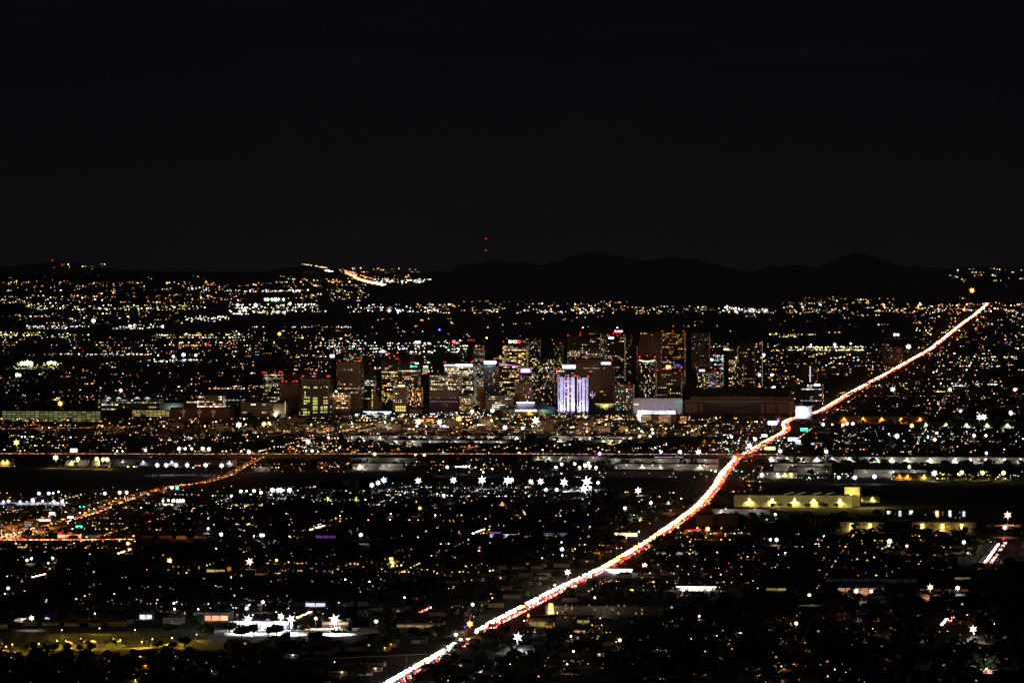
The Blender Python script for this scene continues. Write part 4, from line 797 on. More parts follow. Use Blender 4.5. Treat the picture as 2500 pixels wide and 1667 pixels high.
for f_ in (.15, .4, .65, .9): light(q_, (q_['W'] * f_, -12, 8), 'ice', 16000, .5)  # added wash lights without fixtures brighten the yard wall
shop(787, 851, 1518, 1533, wall((.42, .3, .22)), 'peach', .12, 'plain salmon box building right of the floodlit yard', 20, 9000); q_ = [o for o in COL.objects if o.name.startswith('shop') and o.parent is None][-1]; light(q_, (q_['W'] * .5, -10, 7), 'white', 14000, .5)  # the last light is an added wash on the box wall
shop(475, 558, 1494, 1514, wall((.4, .4, .38)), 'peach', 1.6, 'supermarket with a flat white fascia and lit glass front', 25, 9000)
shop(398, 441, 1507, 1523, wall((.5, .52, .5)), 'cool', .04, 'small white flat-roofed shop above the park', 18, 2500)
shop(340, 372, 1494, 1510, wall((.5, .5, .5)), 'ice', 2.0, 'tiny brilliantly lit white kiosk left of the white shop', 10, 9000)
shop(25, 95, 1503, 1516, wall((.5, .5, .48)), 'white', .9, 'lit roadside shop row at the lower left edge', 12, 6000)
shop(100, 134, 1499, 1517, wall((.1, .12, .4)), 'lav', 3.0, 'blue-fronted shop with a glowing white panel', 12, 7000)
shop(745, 795, 1466, 1480, shw, 'ice', 1.2, 'white garage with parked cars lit from the eave', 14, 5000)
shop(1050, 1085, 1532, 1548, shw, 'white', .1, 'pale shed roof left of the long school building', 14, 3500)
shop(1043, 1135, 1537, 1554, wall((.4, .4, .36)), 'white', .05, 'long low white school hall beside the boulevard', 18, 5000)
shop(968, 1080, 1520, 1531, wall((.25, .22, .2)), 'warm', .3, 'dark roofed school wing with a lit path in front', 18, 4000)
shop(1290, 1355, 1509, 1529, wall((.25, .22, .18)), 'yel', .3, 'chapel hall with two warm porch lamps', 20, 2500)
shop(1332, 1349, 1520, 1535, wall((.6, .4, .08)), 'amber', .7, 'small orange-lit gabled porch in front of the chapel', 6, 1500)
shop(1408, 1440, 1509, 1520, wall((.4, .35, .28)), 'yel', .3, 'beige garden wall house with a warm lamp, right of the chapel', 10, 2000)
shop(1400, 1440, 1540, 1545, wall((.5, .4, .4)), 'peach', .9, 'low lit carport below the beige wall house', 8, 1500)
shop(1405, 1445, 1552, 1560, wall((.3, .4, .6)), 'cool', .3, 'blue-roofed lot office in the dark lower middle', 10, 2500)
shop(1500, 1557, 1300, 1309, shw, 'white', 3.5, 'petrol station shop glowing white left of the boulevard', 12, 20000, ((0, 1, 'peach', 3),))
shop(1665, 1765, 1292, 1304, wall((.5, .35, .1)), 'amber', .7, 'amber-lit petrol station with a red canopy edge', 14, 9000, ((.1, .6, 'red', 1.6),))
shop(1770, 1825, 1296, 1303, shw, 'white', .5, 'pale lean-to right of the amber petrol station', 10, 2500)
shop(1195, 1262, 1298, 1312, shw, 'ice', .9, 'white shop with violet base lighting', 14, 6000, ((.0, .4, 'vio', .5),))
shop(1313, 1385, 1295, 1308, wall((.3, .33, .42)), 'lav', .12, 'dim bluish row of units right of the violet shop', 14, 2000)
shop(1280, 1310, 1304, 1315, wall((.5, .35, .2)), 'peach', .7, 'orange wall lamp building right of the violet shop', 10, 3000)
shop(1412, 1436, 1346, 1357, wall((.5, .34, .12)), 'amber', .6, 'amber bungalow with a gabled front', 10, 3000)
shop(1446, 1486, 1346, 1353, wall((.4, .26, .1)), 'amber', .5, 'long amber-lit bungalow right of the gabled one', 10, 2000)
shop(1380, 1396, 1348, 1358, wall((.4, .26, .1)), 'amber', .5, 'small amber bungalow left of the gabled one', 8, 2000)
shop(1580, 1720, 1348, 1353, shg, 'cool', .6, 'row of cold-lit carports right of the boulevard', 8, 2500)
shop(1580, 1640, 1362, 1372, wall((.4, .25, .1)), 'amber', .35, 'amber-lit long house below the cold-lit carports', 12, 3000)
shop(770, 820, 1303, 1313, wall((.4, .2, .5)), 'vio', .25, 'violet-lit shed among dark houses', 12, 2500)
canopy(1478, 1545, 1391, 1398, 'ice', 3.2, 'brilliant white petrol canopy touching the boulevard', 'petrol_canopy', 'petrol station', 10, 4, 26000)
canopy(1650, 1750, 1430, 1441, 'white', 2.2, 'school shelter with a row of four bright openings', 'lit_shelter', 'shelter', 12, 5, 8000)
r_ = shop(2045, 2160, 1425, 1450, wall((.48, .42, .36)), 'peach', .5, 'beige hall with two starry wall lamps', 22, 16000)
shop(2245, 2365, 1432, 1446, wall((.45, .40, .36)), 'peach', .08, 'wide beige hall beside the sports field', 20, 14000)
shop(1870, 1925, 1432, 1441, wall((.3, .28, .25)), 'yel', .35, 'low white school with a yellow-lit corner', 16, 2500)
shop(2015, 2240, 1406, 1420, wall((.14, .14, .14)), 'cool', .01, 'very long dim hall roof behind the beige hall', 20, 400)
shop(2330, 2370, 1408, 1414, shg, 'white', .2, 'grey sports pavilion left of the sports field', 8, 900)
shop(140, 200, 1299, 1313, wall((.5, .35, .12)), 'peach', 1.5, 'parade of small shops with red signs at the left', 12, 5000, ((.05, .2, 'red', 2), (.45, .6, 'red', 2)))
shop(207, 246, 1302, 1312, shw, 'cool', .1, 'white gabled store right of the parade of shops', 12, 3000)
shop(180, 290, 1325, 1335, wall((.5, .3, .08)), 'amber', .6, 'amber bungalow row below the left street', 12, 5000)
shop(0, 28, 1334, 1347, wall((.45, .5, .48)), 'teal', .15, 'pale green shop at the left edge', 12, 5000)
shop(42, 108, 1328, 1342, wall((.5, .42, .3)), 'peach', 1.6, 'brightly lit forecourt below the left crossing', 12, 16000)
shop(60, 76, 1272, 1288, wall((.4, .45, .55)), 'lav', .3, 'grey-blue gabled pawn shop near the left crossing', 10, 4000)
shop(86, 124, 1264, 1272, shw, 'white', 4.0, 'dazzling white shop row at the left', 10, 24000)
shop(138, 190, 1278, 1286, shg, 'white', .15, 'curved grey roof right of the dazzling shop row', 14, 4000)
shop(0, 160, 1222, 1232, shw, 'ice', .9, 'long floodlit car showroom at the left edge', 12, 9000)
shop(378, 455, 1226, 1234, shw, 'white', 1.8, 'floodlit car lot office under the star-bright masts', 10, 14000)
shop(555, 642, 1229, 1235, wall((.5, .45, .3)), 'yel', 1.0, 'yellow-lit loading yard wall', 10, 9000)
shop(970, 990, 1230, 1236, brn, 'peach', 1.6, 'brown yard office with four orange lamps', 8, 3000)
shop(1597, 1668, 1112, 1121, shw, 'ice', 2.2, 'brilliant white truck dock north of the freeway', 16, 16000)
shop(1922, 2012, 1078, 1085, wall((.2, .25, .5)), 'cool', .9, 'blue-white car dealer under billboards', 14, 6000)
shop(500, 550, 1386, 1396, wall((.5, .42, .25)), 'yel', .7, 'yellow-lit cottages right of the dark apartment row', 10, 3000)
shop(545, 590, 1378, 1392, wall((.5, .32, .1)), 'amber', .5, 'amber yard wall beside the big amber lamp', 10, 5000)
shop(752, 780, 1383, 1391, wall((.5, .3, .08)), 'amber', .5, 'small amber shed in the amber-lit yard', 8, 3000)
shop(1060, 1090, 1345, 1352, wall((.5, .25, .08)), 'amber', .8, 'orange-lit carport among dark houses', 8, 1800)
# bell tower
D = depth(1521); loc, wd = frame(1286, 1294, D); r = thing('bell_tower', 'small bell tower of the chapel glowing warm', 'tower', (loc[0], loc[1] - 3, 0), TH)
mb = MB(); mb.box(0, 2.6, 0, 2.6, 0, 5.5); mb.box(0, .5, 0, .5, 5.5, 8); mb.box(2.1, 2.6, 0, .5, 5.5, 8); mb.box(0, 2.6, 0, 2.6, 8, 9.5, top=.8); ob('walls', mb.mesh('walls', [tan]), r)
mb = MB(); mb.box(.6, 2.0, .6, 2.0, 5.6, 7.8, 0, gl('yel', 2)); ob('lantern', mb.mesh('lantern', [GLOW]), r)

sheet('truck_yard', [(545, 1556), (552, 1530), (700, 1534), (880, 1532), (870, 1541), (720, 1546), (700, 1556)], wall((.42, .42, .40), .9, .15), .35)
for i, (u, v) in enumerate([(572, 1537), (585, 1538), (598, 1537), (612, 1539), (628, 1537), (641, 1538), (655, 1537), (668, 1539), (682, 1537), (695, 1538), (712, 1537), (730, 1538), (745, 1537)]):
    D = depth(v); r = thing('parked_truck', '%s box truck parked in the floodlit yard, %s from left' % (('white', 'grey')[i % 2], 'first second third fourth fifth sixth seventh eighth ninth tenth eleventh twelfth thirteenth'.split()[i]), 'truck', (X(u, D), D, .35), TH + (.1 if i % 3 else 1.5), 'trucks in the floodlit yard')
    mb = MB(); mb.box(-1.2, 1.2, -2, 3.5, .9, 3.6); ob('cargo_box', mb.mesh('cargo_box', [M_WHITE if i % 2 == 0 else M_CONC]), r); mb = MB(); mb.box(-1.1, 1.1, -4, -2.1, .6, 2.5, top=.15); ob('cab', mb.mesh('cab', [M_CAR[i % 5]]), r)
    mb = MB()
    for yy in (-3.2, 2.3):
        for xx in (-1.15, .85): mb.box(xx, xx + .3, yy - .45, yy + .45, 0, .9)
    ob('wheel', mb.mesh('wheels', [blk]), r)
LOT = wall((.36, .36, .34), .9, .1)  # pale pads added under the masts to catch their light
for i, pts in enumerate([[(378, 1236), (380, 1226), (462, 1226), (470, 1235)], [(-20, 1233), (-20, 1226), (158, 1225), (165, 1232)], [(540, 1239), (545, 1230), (642, 1230), (650, 1237)], [(900, 1190), (905, 1184), (1245, 1182), (1250, 1188)], [(1285, 1202), (1290, 1188), (1470, 1186), (1460, 1203)], [(30, 903), (36, 895), (142, 893), (140, 900)], [(365, 886), (372, 881), (488, 881), (486, 885)],
                         [(1520, 1246), (1525, 1240), (1560, 1240), (1560, 1246)], [(1990, 1046), (1990, 1041), (2110, 1041), (2110, 1046)], [(110, 1141), (112, 1135), (272, 1134), (272, 1140)], [(290, 1141), (292, 1137), (560, 1137), (562, 1141)], [(1390, 1402), (1370, 1400), (1380, 1396), (1400, 1398)]]): sheet('light_catching_lot', pts, LOT, .36 + .01 * i)
# billboards
for (u, v, wpx, hpx, c, b_) in [(1886, 1032, 22, 9, 'ice', 4), (1900, 1027, 4, 9, 'mag', 3), (1963, 1048, 18, 7, 'teal', 2.2), (1935, 1072, 22, 8, 'ice', 4), (1948, 1077, 12, 6, 'cool', 3), (180, 1099, 17, 8, 'cool', 3.4), (127, 1253, 14, 6, 'cool', 3.4), (193, 1285, 16, 5, 'teal', 2.4),
                            (1866, 1063, 14, 6, 'white', 2.6), (934, 858, 13, 5, 'lav', 3), (811, 869, 11, 7, 'white', 3), (1123, 831, 3, 3, 'white', 3), (1020, 835, 14, 5, 'cool', 3), (172, 1262, 14, 5, 'ice', 3), (1880, 1094, 26, 8, 'peach', 2.4), (1120, 1300, 1, 1, 'white', 1), (1135, 1280 + 250, 4, 3, 'blue', 1.0), (1354, 1428, 6, 3, 'green', 1.4), (1405, 1430, 6, 3, 'green', 1.4)]:
    h = 9.0; D = depth(v, h); x = X(u, D); W2 = wpx / F * D; H2 = max(1.5, hpx / F * D)
    r = thing('billboard', 'glowing %s billboard %s' % (WORD[c], near(u, v + 8)), 'billboard', (x, D, gz(D)), TH, 'glowing billboards')
    mb = MB(); mb.cyl(0, .4, 0, h + H2 / 2, .3, k=6); ob('post', mb.mesh('post', [M_METAL]), r)
    mb = MB(); mb.box(-W2 / 2, W2 / 2, -.1, .3, h - H2 / 2, h + H2 / 2, 0, gl(c, b_)); ob('panel', mb.mesh('panel', [GLOW]), r)

# ------------------------------------------------------------------ floodlight masts (the star-bright lamps)
PR = {}
def mast_meshes(c, D, b):
    q = round(PXM(D) * 2) / 2; var = rnd.randrange(3); key = (c, q, b, var)
    if key not in PR:
        p = MB(); p.cyl(0, 0, 0, 1, .16, .09, 6); pole = PR.setdefault('mast_pole', p.mesh('pole', [M_DARK]))
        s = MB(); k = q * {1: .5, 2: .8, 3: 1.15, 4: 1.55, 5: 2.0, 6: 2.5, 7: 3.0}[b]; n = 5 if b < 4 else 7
        for i in range(n + 1):                                # glowing balls in an oversized ring, sized to the lamp's glare
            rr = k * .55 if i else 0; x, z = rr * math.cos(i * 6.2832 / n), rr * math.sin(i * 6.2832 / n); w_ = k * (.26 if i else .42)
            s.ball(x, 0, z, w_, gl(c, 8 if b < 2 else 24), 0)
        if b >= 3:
            for i in range(6):                                # six added glowing arms, tapering like the spikes of a starburst
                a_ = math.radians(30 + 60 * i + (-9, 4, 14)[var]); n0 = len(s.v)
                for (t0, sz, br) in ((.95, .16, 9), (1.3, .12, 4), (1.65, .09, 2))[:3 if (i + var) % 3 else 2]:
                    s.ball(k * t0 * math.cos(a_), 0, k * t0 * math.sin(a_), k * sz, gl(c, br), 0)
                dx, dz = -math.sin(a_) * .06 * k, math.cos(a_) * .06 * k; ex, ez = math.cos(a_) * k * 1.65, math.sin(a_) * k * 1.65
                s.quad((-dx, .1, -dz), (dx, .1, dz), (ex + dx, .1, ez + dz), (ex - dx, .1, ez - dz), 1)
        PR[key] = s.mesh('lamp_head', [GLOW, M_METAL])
    return PR['mast_pole'], PR[key]
STAR = """908,1184,ice,4 923,1178,ice,4 937,1172,ice,5 1021,1173,ice,5 1107,1172,ice,5 1177,1171,ice,6 1239,1173,ice,6 1249,1171,ice,4 1296,1175,ice,4 1320,1175,ice,5 1377,1177,ice,6 1433,1175,ice,7 1460,1178,ice,3 1333,1195,ice,3
1359,1195,ice,3 1426,1193,ice,6 1441,1190,white,3 1558,1197,ice,5 1589,1227,ice,4 1526,1240,ice,4 1357,1140,white,3 1371,1133,white,3 1403,1132,white,3 1415,1141,white,3 1429,1136,white,4 1437,1130,white,3 1440,1138,white,3 1455,1141,white,3
665,1196,ice,4 679,1196,ice,4 686,1196,ice,4 707,1196,ice,4 1092,1140,white,3 1113,1139,white,2 1120,1139,white,2 1126,1139,white,2 1132,1139,white,2 1138,1139,white,2 1145,1139,white,2 1202,1144,green,2 1180,1152,white,2 1083,1209,ice,4 1025,1240,amber,4 954,1254,white,2
1063,1257,cool,2 881,1305,ice,4 638,1306,ice,4 643,1306,ice,3 675,1367,amber,3 843,1414,ice,2 902,1419,peach,2 830,1258,peach,2 752,1078,ice,5 747,1100,ice,2 762,1100,white,3 802,1068,peach,3 829,1093,green,2 915,1108,yel,3 1014,1110,yel,2 1036,1110,yel,3
136,1117,yel,5 190,1120,yel,4 236,1120,yel,4 252,1121,yel,4 262,1121,yel,4 384,1135,ice,4 406,1135,ice,4 430,1135,ice,4 457,1135,ice,4 502,1135,ice,4 541,1136,ice,4 286,1101,ice,2 299,1101,ice,2 355,1099,cool,3 437,1095,white,4 452,1095,ice,3 468,1095,ice,3 495,1095,white,4 510,1096,white,4
608,1103,ice,4 589,1101,ice,2 95,1204,lav,3 119,1204,lav,3 256,1204,lav,3 292,1202,white,3 309,1202,white,3 130,1203,green,2 143,1200,green,2 21,1223,ice,4 49,1224,ice,3 80,1221,ice,5 104,1223,ice,3 131,1224,ice,4 152,1224,ice,4 8,1224,ice,3 398,1222,white,3 411,1221,white,3 423,1222,white,4 433,1222,white,4 440,1222,white,4 447,1222,white,4
420,1190,cool,3 433,1191,teal,3 588,1199,white,3 602,1198,white,2 620,1198,white,3 637,1202,green,3 565,1210,cool,3 583,1037,green,6 40,1080,amber,6 147,985,amber,5 295,953,peach,4 53,1066,lav,2 61,1066,lav,2 79,1066,lav,2 53,887,green,4 60,887,green,4 67,886,green,5 76,887,green,4 118,886,green,3 125,884,green,3 134,886,green,3 42,915,green,4 48,916,green,3 386,867,cool,2 423,870,ice,3 448,866,ice,4 478,867,ice,3
414,1368,amber,5 609,1370,peach,6 312,1326,amber,4 326,1308,peach,2 508,1290,ice,3 540,1304,white,4 620,1308,ice,2 66,1367,yel,3 77,1363,ice,3 128,1362,white,3 118,1374,white,2 20,1435,white,3 77,1508,white,4 232,1497,amber,2 606,1511,white,6 686,1504,white,5 710,1511,white,6 771,1509,peach,3 817,1511,white,7 642,1469,white,3 602,1484,white,3 424,1472,white,2 426,1486,cool,2 484,1486,white,2 551,1486,white,2 382,1472,cool,1
918,1516,white,3 1147,1522,amber,5 1113,1548,white,3 988,1458,ice,2 1154,1475,ice,3 1264,1555,cool,6 1372,1340,ice,4 1371,1323,ice,2 1350,1354,ice,2 1373,1355,ice,2 1574,1380,peach,5 1728,1291,amber,5 1655,1286,amber,3 1682,1297,peach,2 1560,1297,ice,2 1384,1619,peach,2 1400,1589,peach,4 1513,1562,peach,3 1452,1458,ice,2 1667,1438,white,4 1685,1438,white,3 1707,1437,white,3 1731,1437,white,4 1385,1620,white,2 1394,1552,peach,2 1707,1503,white,2 1386,1396,white,5
2460,1257,peach,7 2453,1287,peach,5 2172,1321,white,5 2214,1332,peach,3 2353,1323,white,4 1896,1317,white,4 1881,1317,white,3 2271,1433,peach,5 2338,1435,white,4 2090,1442,white,4 2127,1443,white,3 1976,1452,white,3 1944,1521,ice,3 2427,1523,lime,2 2011,1308,green,2 1901,1354,cool,2 1917,1349,cool,2 1893,1255,green,3 2038,1633,ice,2 2376,1535,white,5
2226,1039,amber,5 2190,1064,white,5 2391,1018,white,5 2402,1018,white,5 2345,1003,ice,3 2468,1008,cool,4 2378,1063,peach,4 2287,1057,white,3 2282,1073,peach,4 2407,1063,white,3 2265,1067,cool,2 2170,1059,cool,2 2319,951,yel,4 2478,951,peach,4 2180,950,white,5 2010,1036,white,3 2032,1036,peach,2 2058,1037,peach,4 2068,1034,ice,3 2082,1034,ice,3 1905,1101,ice,4 2017,1102,ice,4 2408,1106,ice,3 2281,1155,white,5 2348,1153,yel,4 2339,1157,yel,2 2399,1154,yel,4 2450,1154,yel,4 2048,1165,ice,3 2087,1165,ice,4 2135,1163,ice,4 1860,1158,white,3 1899,1158,white,2 2220,1139,green,3
1308,1026,white,6 1233,1043,ice,5 1276,1045,ice,4 1021,1030,ice,5 1073,1030,white,4 1120,1022,amber,5 1202,1002,white,4 1153,1004,peach,4 1018,1040,ice,3 644,1035,amber,4 657,1033,amber,3 596,1022,white,2 1592,1048,white,3 1594,1057,ice,3 1566,1052,green,2 1587,1065,yel,3 1561,1065,white,3 1433,1053,amber,3 1530,1050,amber,3 1830,1088,ice,5 1844,1072,white,4 1786,1066,ice,3 1464,1107,vio,4 1614,1103,ice,3 1660,1103,ice,4 1705,1103,white,5 1767,1152,cool,3 1747,1150,white,2
1855,947,peach,4 1889,947,white,4 1738,878,ice,3 1865,866,ice,3 1854,915,white,3 1884,915,white,3 1541,895,white,3 821,956,white,3 682,815,amber,4 580,745,white,3 624,745,white,4 648,731,green,3 654,731,green,3 664,731,green,3 672,731,green,4 680,731,green,3 692,731,green,3 708,741,green,3 950,758,white,3 970,758,white,2 2218,846,white,5 2184,817,white,3 2192,817,white,3 397,797,white,3 317,796,white,3 228,783,white,4 1108,834,red,4 1073,805,blue,2 1188,825,yel,2 2077,839,ice,2 1980,842,ice,2 2038,841,ice,3"""
HT = {1: 6, 2: 7, 3: 9, 4: 10, 5: 11, 6: 12, 7: 12}
GH = {1: 'small', 2: 'small', 3: 'medium', 4: 'bright', 5: 'brilliant', 6: 'dazzling', 7: 'blazing'}
nlight = 0
for t in STAR.split():
    u, v, c, b_ = t.split(','); u = float(u); v = float(v); b_ = int(b_)
    h = HT[b_] if v > 1150 else HT[b_] + 4
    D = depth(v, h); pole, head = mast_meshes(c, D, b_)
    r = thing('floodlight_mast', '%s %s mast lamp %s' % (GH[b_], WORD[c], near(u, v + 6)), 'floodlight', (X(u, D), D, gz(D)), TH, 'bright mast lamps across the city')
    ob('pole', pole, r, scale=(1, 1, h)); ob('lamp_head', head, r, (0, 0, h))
    if D < 13000:
        light(r, (0, -2.5, h - .8), c, {1: 400, 2: 900, 3: 2600, 4: 7000, 5: 15000, 6: 30000, 7: 60000}[b_] * (9.0 if 530 < u < 860 and v > 1500 else .8), .5, 'SPOT', 125); nlight += 1

# ------------------------------------------------------------------ random lamps by district
REG = [(0, 850, 686, 696, 100, 'a', .8), (0, 700, 697, 712, 120, 'a', .9), (0, 700, 672, 684, 14, 'a', .5), (1180, 1240, 752, 760, 8, 'w', 1.5), (940, 1040, 684, 690, 25, 'y', .9), (480, 745, 708, 713, 60, 'w', 1.6), (0, 230, 718, 742, 120, 'a', 1), (230, 600, 715, 742, 120, 'o', .9), (700, 900, 695, 735, 120, 'a', 1),
       (70, 500, 745, 757, 170, 'y', 1.2), (560, 780, 742, 762, 150, 'w', 2), (560, 700, 760, 768, 60, 'w', 1.8), (450, 545, 772, 784, 70, 'w', 1.5), (0, 450, 760, 790, 130, 'a', .8), (60, 200, 795, 801, 60, 'w', 1.5), (290, 370, 794, 802, 60, 'w', 1.5),
       (0, 190, 812, 822, 110, 'y', 1.8), (370, 605, 815, 824, 100, 'y', 1.3), (410, 520, 838, 846, 45, 'r', 1.3), (0, 620, 825, 870, 260, 'a', .8), (160, 380, 862, 868, 50, 'w', 1.2), (380, 490, 878, 884, 50, 'w', 1.6), (38, 150, 884, 900, 60, 'y', 1.6), (0, 640, 880, 985, 260, 'a', .8), (520, 660, 942, 950, 50, 'a', 1.3),
       (620, 850, 796, 800, 45, 'w', 1), (560, 900, 805, 870, 200, 'a', .9), (780, 1160, 834, 862, 260, 'w', 1.8), (700, 1060, 862, 915, 200, 'a', 1.1), (900, 1540, 770, 830, 70, 'a', .8), (840, 1100, 743, 764, 110, 'w', 1.3), (1000, 1540, 735, 766, 190, 'a', 1.1), (1320, 1470, 753, 764, 50, 'w', 1.6), (700, 1000, 672, 690, 90, 'a', .8), (900, 1050, 682, 692, 60, 'w', 1.2), (780, 1030, 655, 668, 50, 'a', .6),
       (1540, 2200, 748, 766, 230, 'a', 1.0), (1760, 1870, 752, 764, 60, 'c', 1.4), (1910, 2180, 722, 748, 110, 'a', .8), (2200, 2500, 740, 766, 210, 'a', 1.4), (2310, 2500, 655, 690, 60, 'y', .7), (2340, 2400, 715, 730, 25, 'a', .7), (1660, 2300, 768, 815, 60, 'a', .7), (1880, 1985, 815, 822, 40, 'y', 1.1), (1920, 2110, 844, 856, 140, 'y', 1.5), (1700, 2200, 840, 905, 320, 'a', 1), (1750, 1960, 900, 945, 120, 'a', 1.0),
       (2230, 2500, 768, 900, 330, 'a', 1), (2100, 2500, 885, 960, 220, 'a', .9), (2330, 2500, 870, 876, 40, 'y', 1.6), (2000, 2500, 955, 1010, 200, 'o', .8), (2280, 2400, 935, 945, 25, 'w', 1.5), (2020, 2500, 1040, 1080, 200, 'w', 1.1), (1990, 2500, 1078, 1110, 110, 'o', .9),
       (0, 650, 1020, 1045, 200, 'o', 1.0), (0, 640, 1048, 1104, 320, 'a', 1.0), (640, 1680, 1012, 1040, 330, 'o', 1.2), (640, 1700, 1012, 1045, 90, 'w', 1.5), (860, 1300, 1006, 1022, 150, 'w', 1.6), (640, 1700, 1040, 1062, 240, 'a', 1.1), (640, 1000, 1060, 1106, 150, 'o', 1.0), (700, 830, 1070, 1102, 110, 'r', 1.4), (1000, 1900, 1085, 1107, 170, 'a', 1.0), (1680, 1900, 1020, 1060, 120, 'a', 1.1), (1740, 1930, 1058, 1100, 160, 'w', 1.4), (1480, 1600, 1012, 1030, 70, 'o', 1.6),
       (0, 640, 1112, 1142, 50, 'a', .8), (630, 880, 1128, 1150, 90, 'o', 1.0), (1000, 1300, 1120, 1150, 80, 'a', .9), (1300, 1780, 1140, 1165, 60, 'w', .9), (1760, 1880, 1120, 1200, 50, 'a', 1.0), (1900, 2080, 1150, 1170, 60, 'w', 1.0), (2280, 2500, 1150, 1174, 90, 'y', 1.2),
       (0, 330, 1205, 1260, 220, 'a', 1.2), (330, 1000, 1188, 1235, 220, 'w', 1.0), (930, 1300, 1182, 1215, 150, 'w', 1.1), (1000, 1700, 1200, 1265, 120, 'a', .9), (200, 640, 1235, 1300, 130, 'a', 1.0), (0, 320, 1260, 1345, 230, 'r', 1.2), (560, 1200, 1255, 1360, 150, 'o', .9), (600, 1000, 1365, 1400, 90, 'o', 1.1), (940, 1200, 1375, 1400, 50, 'y', 1.1), (1200, 1700, 1270, 1360, 120, 'a', .9),
       (1650, 1830, 1288, 1312, 80, 'o', 1.3), (1830, 2440, 1300, 1400, 150, 'a', .9), (1560, 1860, 1340, 1440, 120, 'a', 1.0), (1440, 1660, 1415, 1445, 50, 'y', .9), (0, 1000, 1340, 1470, 130, 'a', .8), (300, 760, 1460, 1500, 70, 'w', 1.0), (1000, 1240, 1390, 1520, 50, 'a', .8), (1260, 1560, 1490, 1640, 70, 'a', .9), (1560, 2500, 1490, 1667, 95, 'a', .8), (1860, 2500, 1440, 1560, 40, 'a', .8), (0, 960, 1590, 1667, 26, 'a', .7), (950, 1300, 1600, 1667, 24, 'a', .9), (1850, 2100, 1610, 1650, 18, 'o', 1.0), (130, 250, 645, 658, 14, 'y', .4)]
PP = {'a': ('warm', 'warm', 'white', 'peach', 'amber', 'peach', 'cool', 'yel', 'amber', 'white'), 'w': ('white', 'white', 'ice', 'warm', 'cool', 'green'), 'o': ('amber', 'warm', 'peach', 'warm', 'white', 'amber'), 'y': ('yel', 'yel', 'lime', 'white', 'green', 'warm'),
      'r': ('peach', 'warm', 'red', 'white', 'amber', 'peach', 'warm'), 'c': ('cool', 'ice', 'cool', 'white')}
lamps = []
for (u0, u1, v0, v1, n, p, bb) in REG:
    u0 -= 40 if u0 == 0 else 0; u1 += 40 if u1 == 2500 else 0
    k = 0
    while k < n:
        u = rnd.uniform(u0, u1); v = rnd.uniform(v0, v1); m = rnd.choice((1, 1, 1, 2, 3))
        if rnd.random() > .12 and math.sin(u * .021 + 3 * math.sin(v * .31)) + math.sin(u * .057 + v * .9 + 1.3) + .8 * math.sin(v * .8 + u * .004) < rnd.uniform(-1.2, 1.2): continue
        c0 = rnd.choice(PP[p])
        for j in range(m):
            c = c0 if rnd.random() < .6 else rnd.choice(PP[p])
            if c == 'red' and rnd.random() < .3: c = 'peach'
            lamps.append((u + j * rnd.uniform(2, 9), v + rnd.uniform(-.6, .6), c, min(6.0, bb * math.exp(rnd.gauss(-.6 if v < 1200 else -.85, .95 if v < 1200 else 1.25))))); k += 1
for i in range(60): c = rnd.choice(('red', 'red', 'teal', 'blue', 'vio', 'red')); lamps.append((rnd.uniform(0, 2500), rnd.uniform(780, 1110), c, rnd.uniform(.6, 2)))
sn = []
for (u, v, c, b_) in lamps:                       # half of them stand along the streets of the grid
    D = depth(v, 7.0)
    if v > 690 and rnd.random() < .6:
        x = X(u, D); t_ = x * N[0] + D * N[1]; st_ = 105.0 if D < 9500 else 200.0 if D < 14000 else 400.0
        dt = round(t_ / st_) * st_ - t_ + rnd.gauss(0, 3)
        if rnd.random() < .25 and D < 14000:
            s_ = x * E[0] + D * E[1]; ds = round(s_ / 200.0) * 200.0 - s_; x += ds * E[0]; D += ds * E[1]
        else: x += dt * N[0]; D += dt * N[1]
        if D > 3150: u, v = UV(x, D, gz(D) + 7.0)
    sn.append((u, v, c, b_, depth(v, 7.0)))
lamps = sn; lamps.sort(key=lambda t: t[4])
near_l, far_l = lamps[:300], lamps[300:]
p = MB(); p.cyl(0, 0, 0, 1, .11, .07, 6); POLE = p.mesh('pole', [M_METAL]); p = MB(); p.box(-.05, .05, -1.6, 0, -.06, .06); ARM = p.mesh('arm', [M_METAL]); HEADS = {}
for i, (u, v, c, b_, D) in enumerate(near_l):
    bc = min((.5, 1, 2, 4, 7), key=lambda q: abs(q - b_)); q = PXM(D); rr = max(.3, round((.36 if bc < 1.5 else .5 if bc < 3 else .7) * q, 1)); key = (c, bc, rr)
    if key not in HEADS:
        m_ = MB(); m_.box(-.28, .28, -.5, .5, .05, .2, 1); m_.ball(0, 0, -.1, rr, gl(c, bc / (math.pi * rr * rr / q / q) * .9), 0, .8); HEADS[key] = m_.mesh('lamp_head', [GLOW, M_METAL])
    h = 7.0; z = rnd.choice((5.0, 7.0, 7.0, 9.0)); h = z
    r = thing('street_lamp', '%s %s street lamp %s' % ('faint' if bc < 1 else 'small' if bc < 2 else 'bright', WORD[c], near(u, v)), 'street lamp', (X(u, D), D, gz(D)), rnd.choice((0, math.pi / 2, math.pi, -math.pi / 2)) + TH, 'small street lamps in the dark suburbs')
    ob('pole', POLE, r, scale=(1, 1, h)); ob('arm', ARM, r, (0, 0, h - .1)); hd = ob('lamp_head', HEADS[key], r, (0, -1.6, h - .1))
    if i % 2 == 0 or bc >= 4: light(r, (0, -1.6, h - .8), c, (120, 260, 600)[0 if bc < 1 else 1 if bc < 3 else 2], .3); nlight += 1
mb = MB()
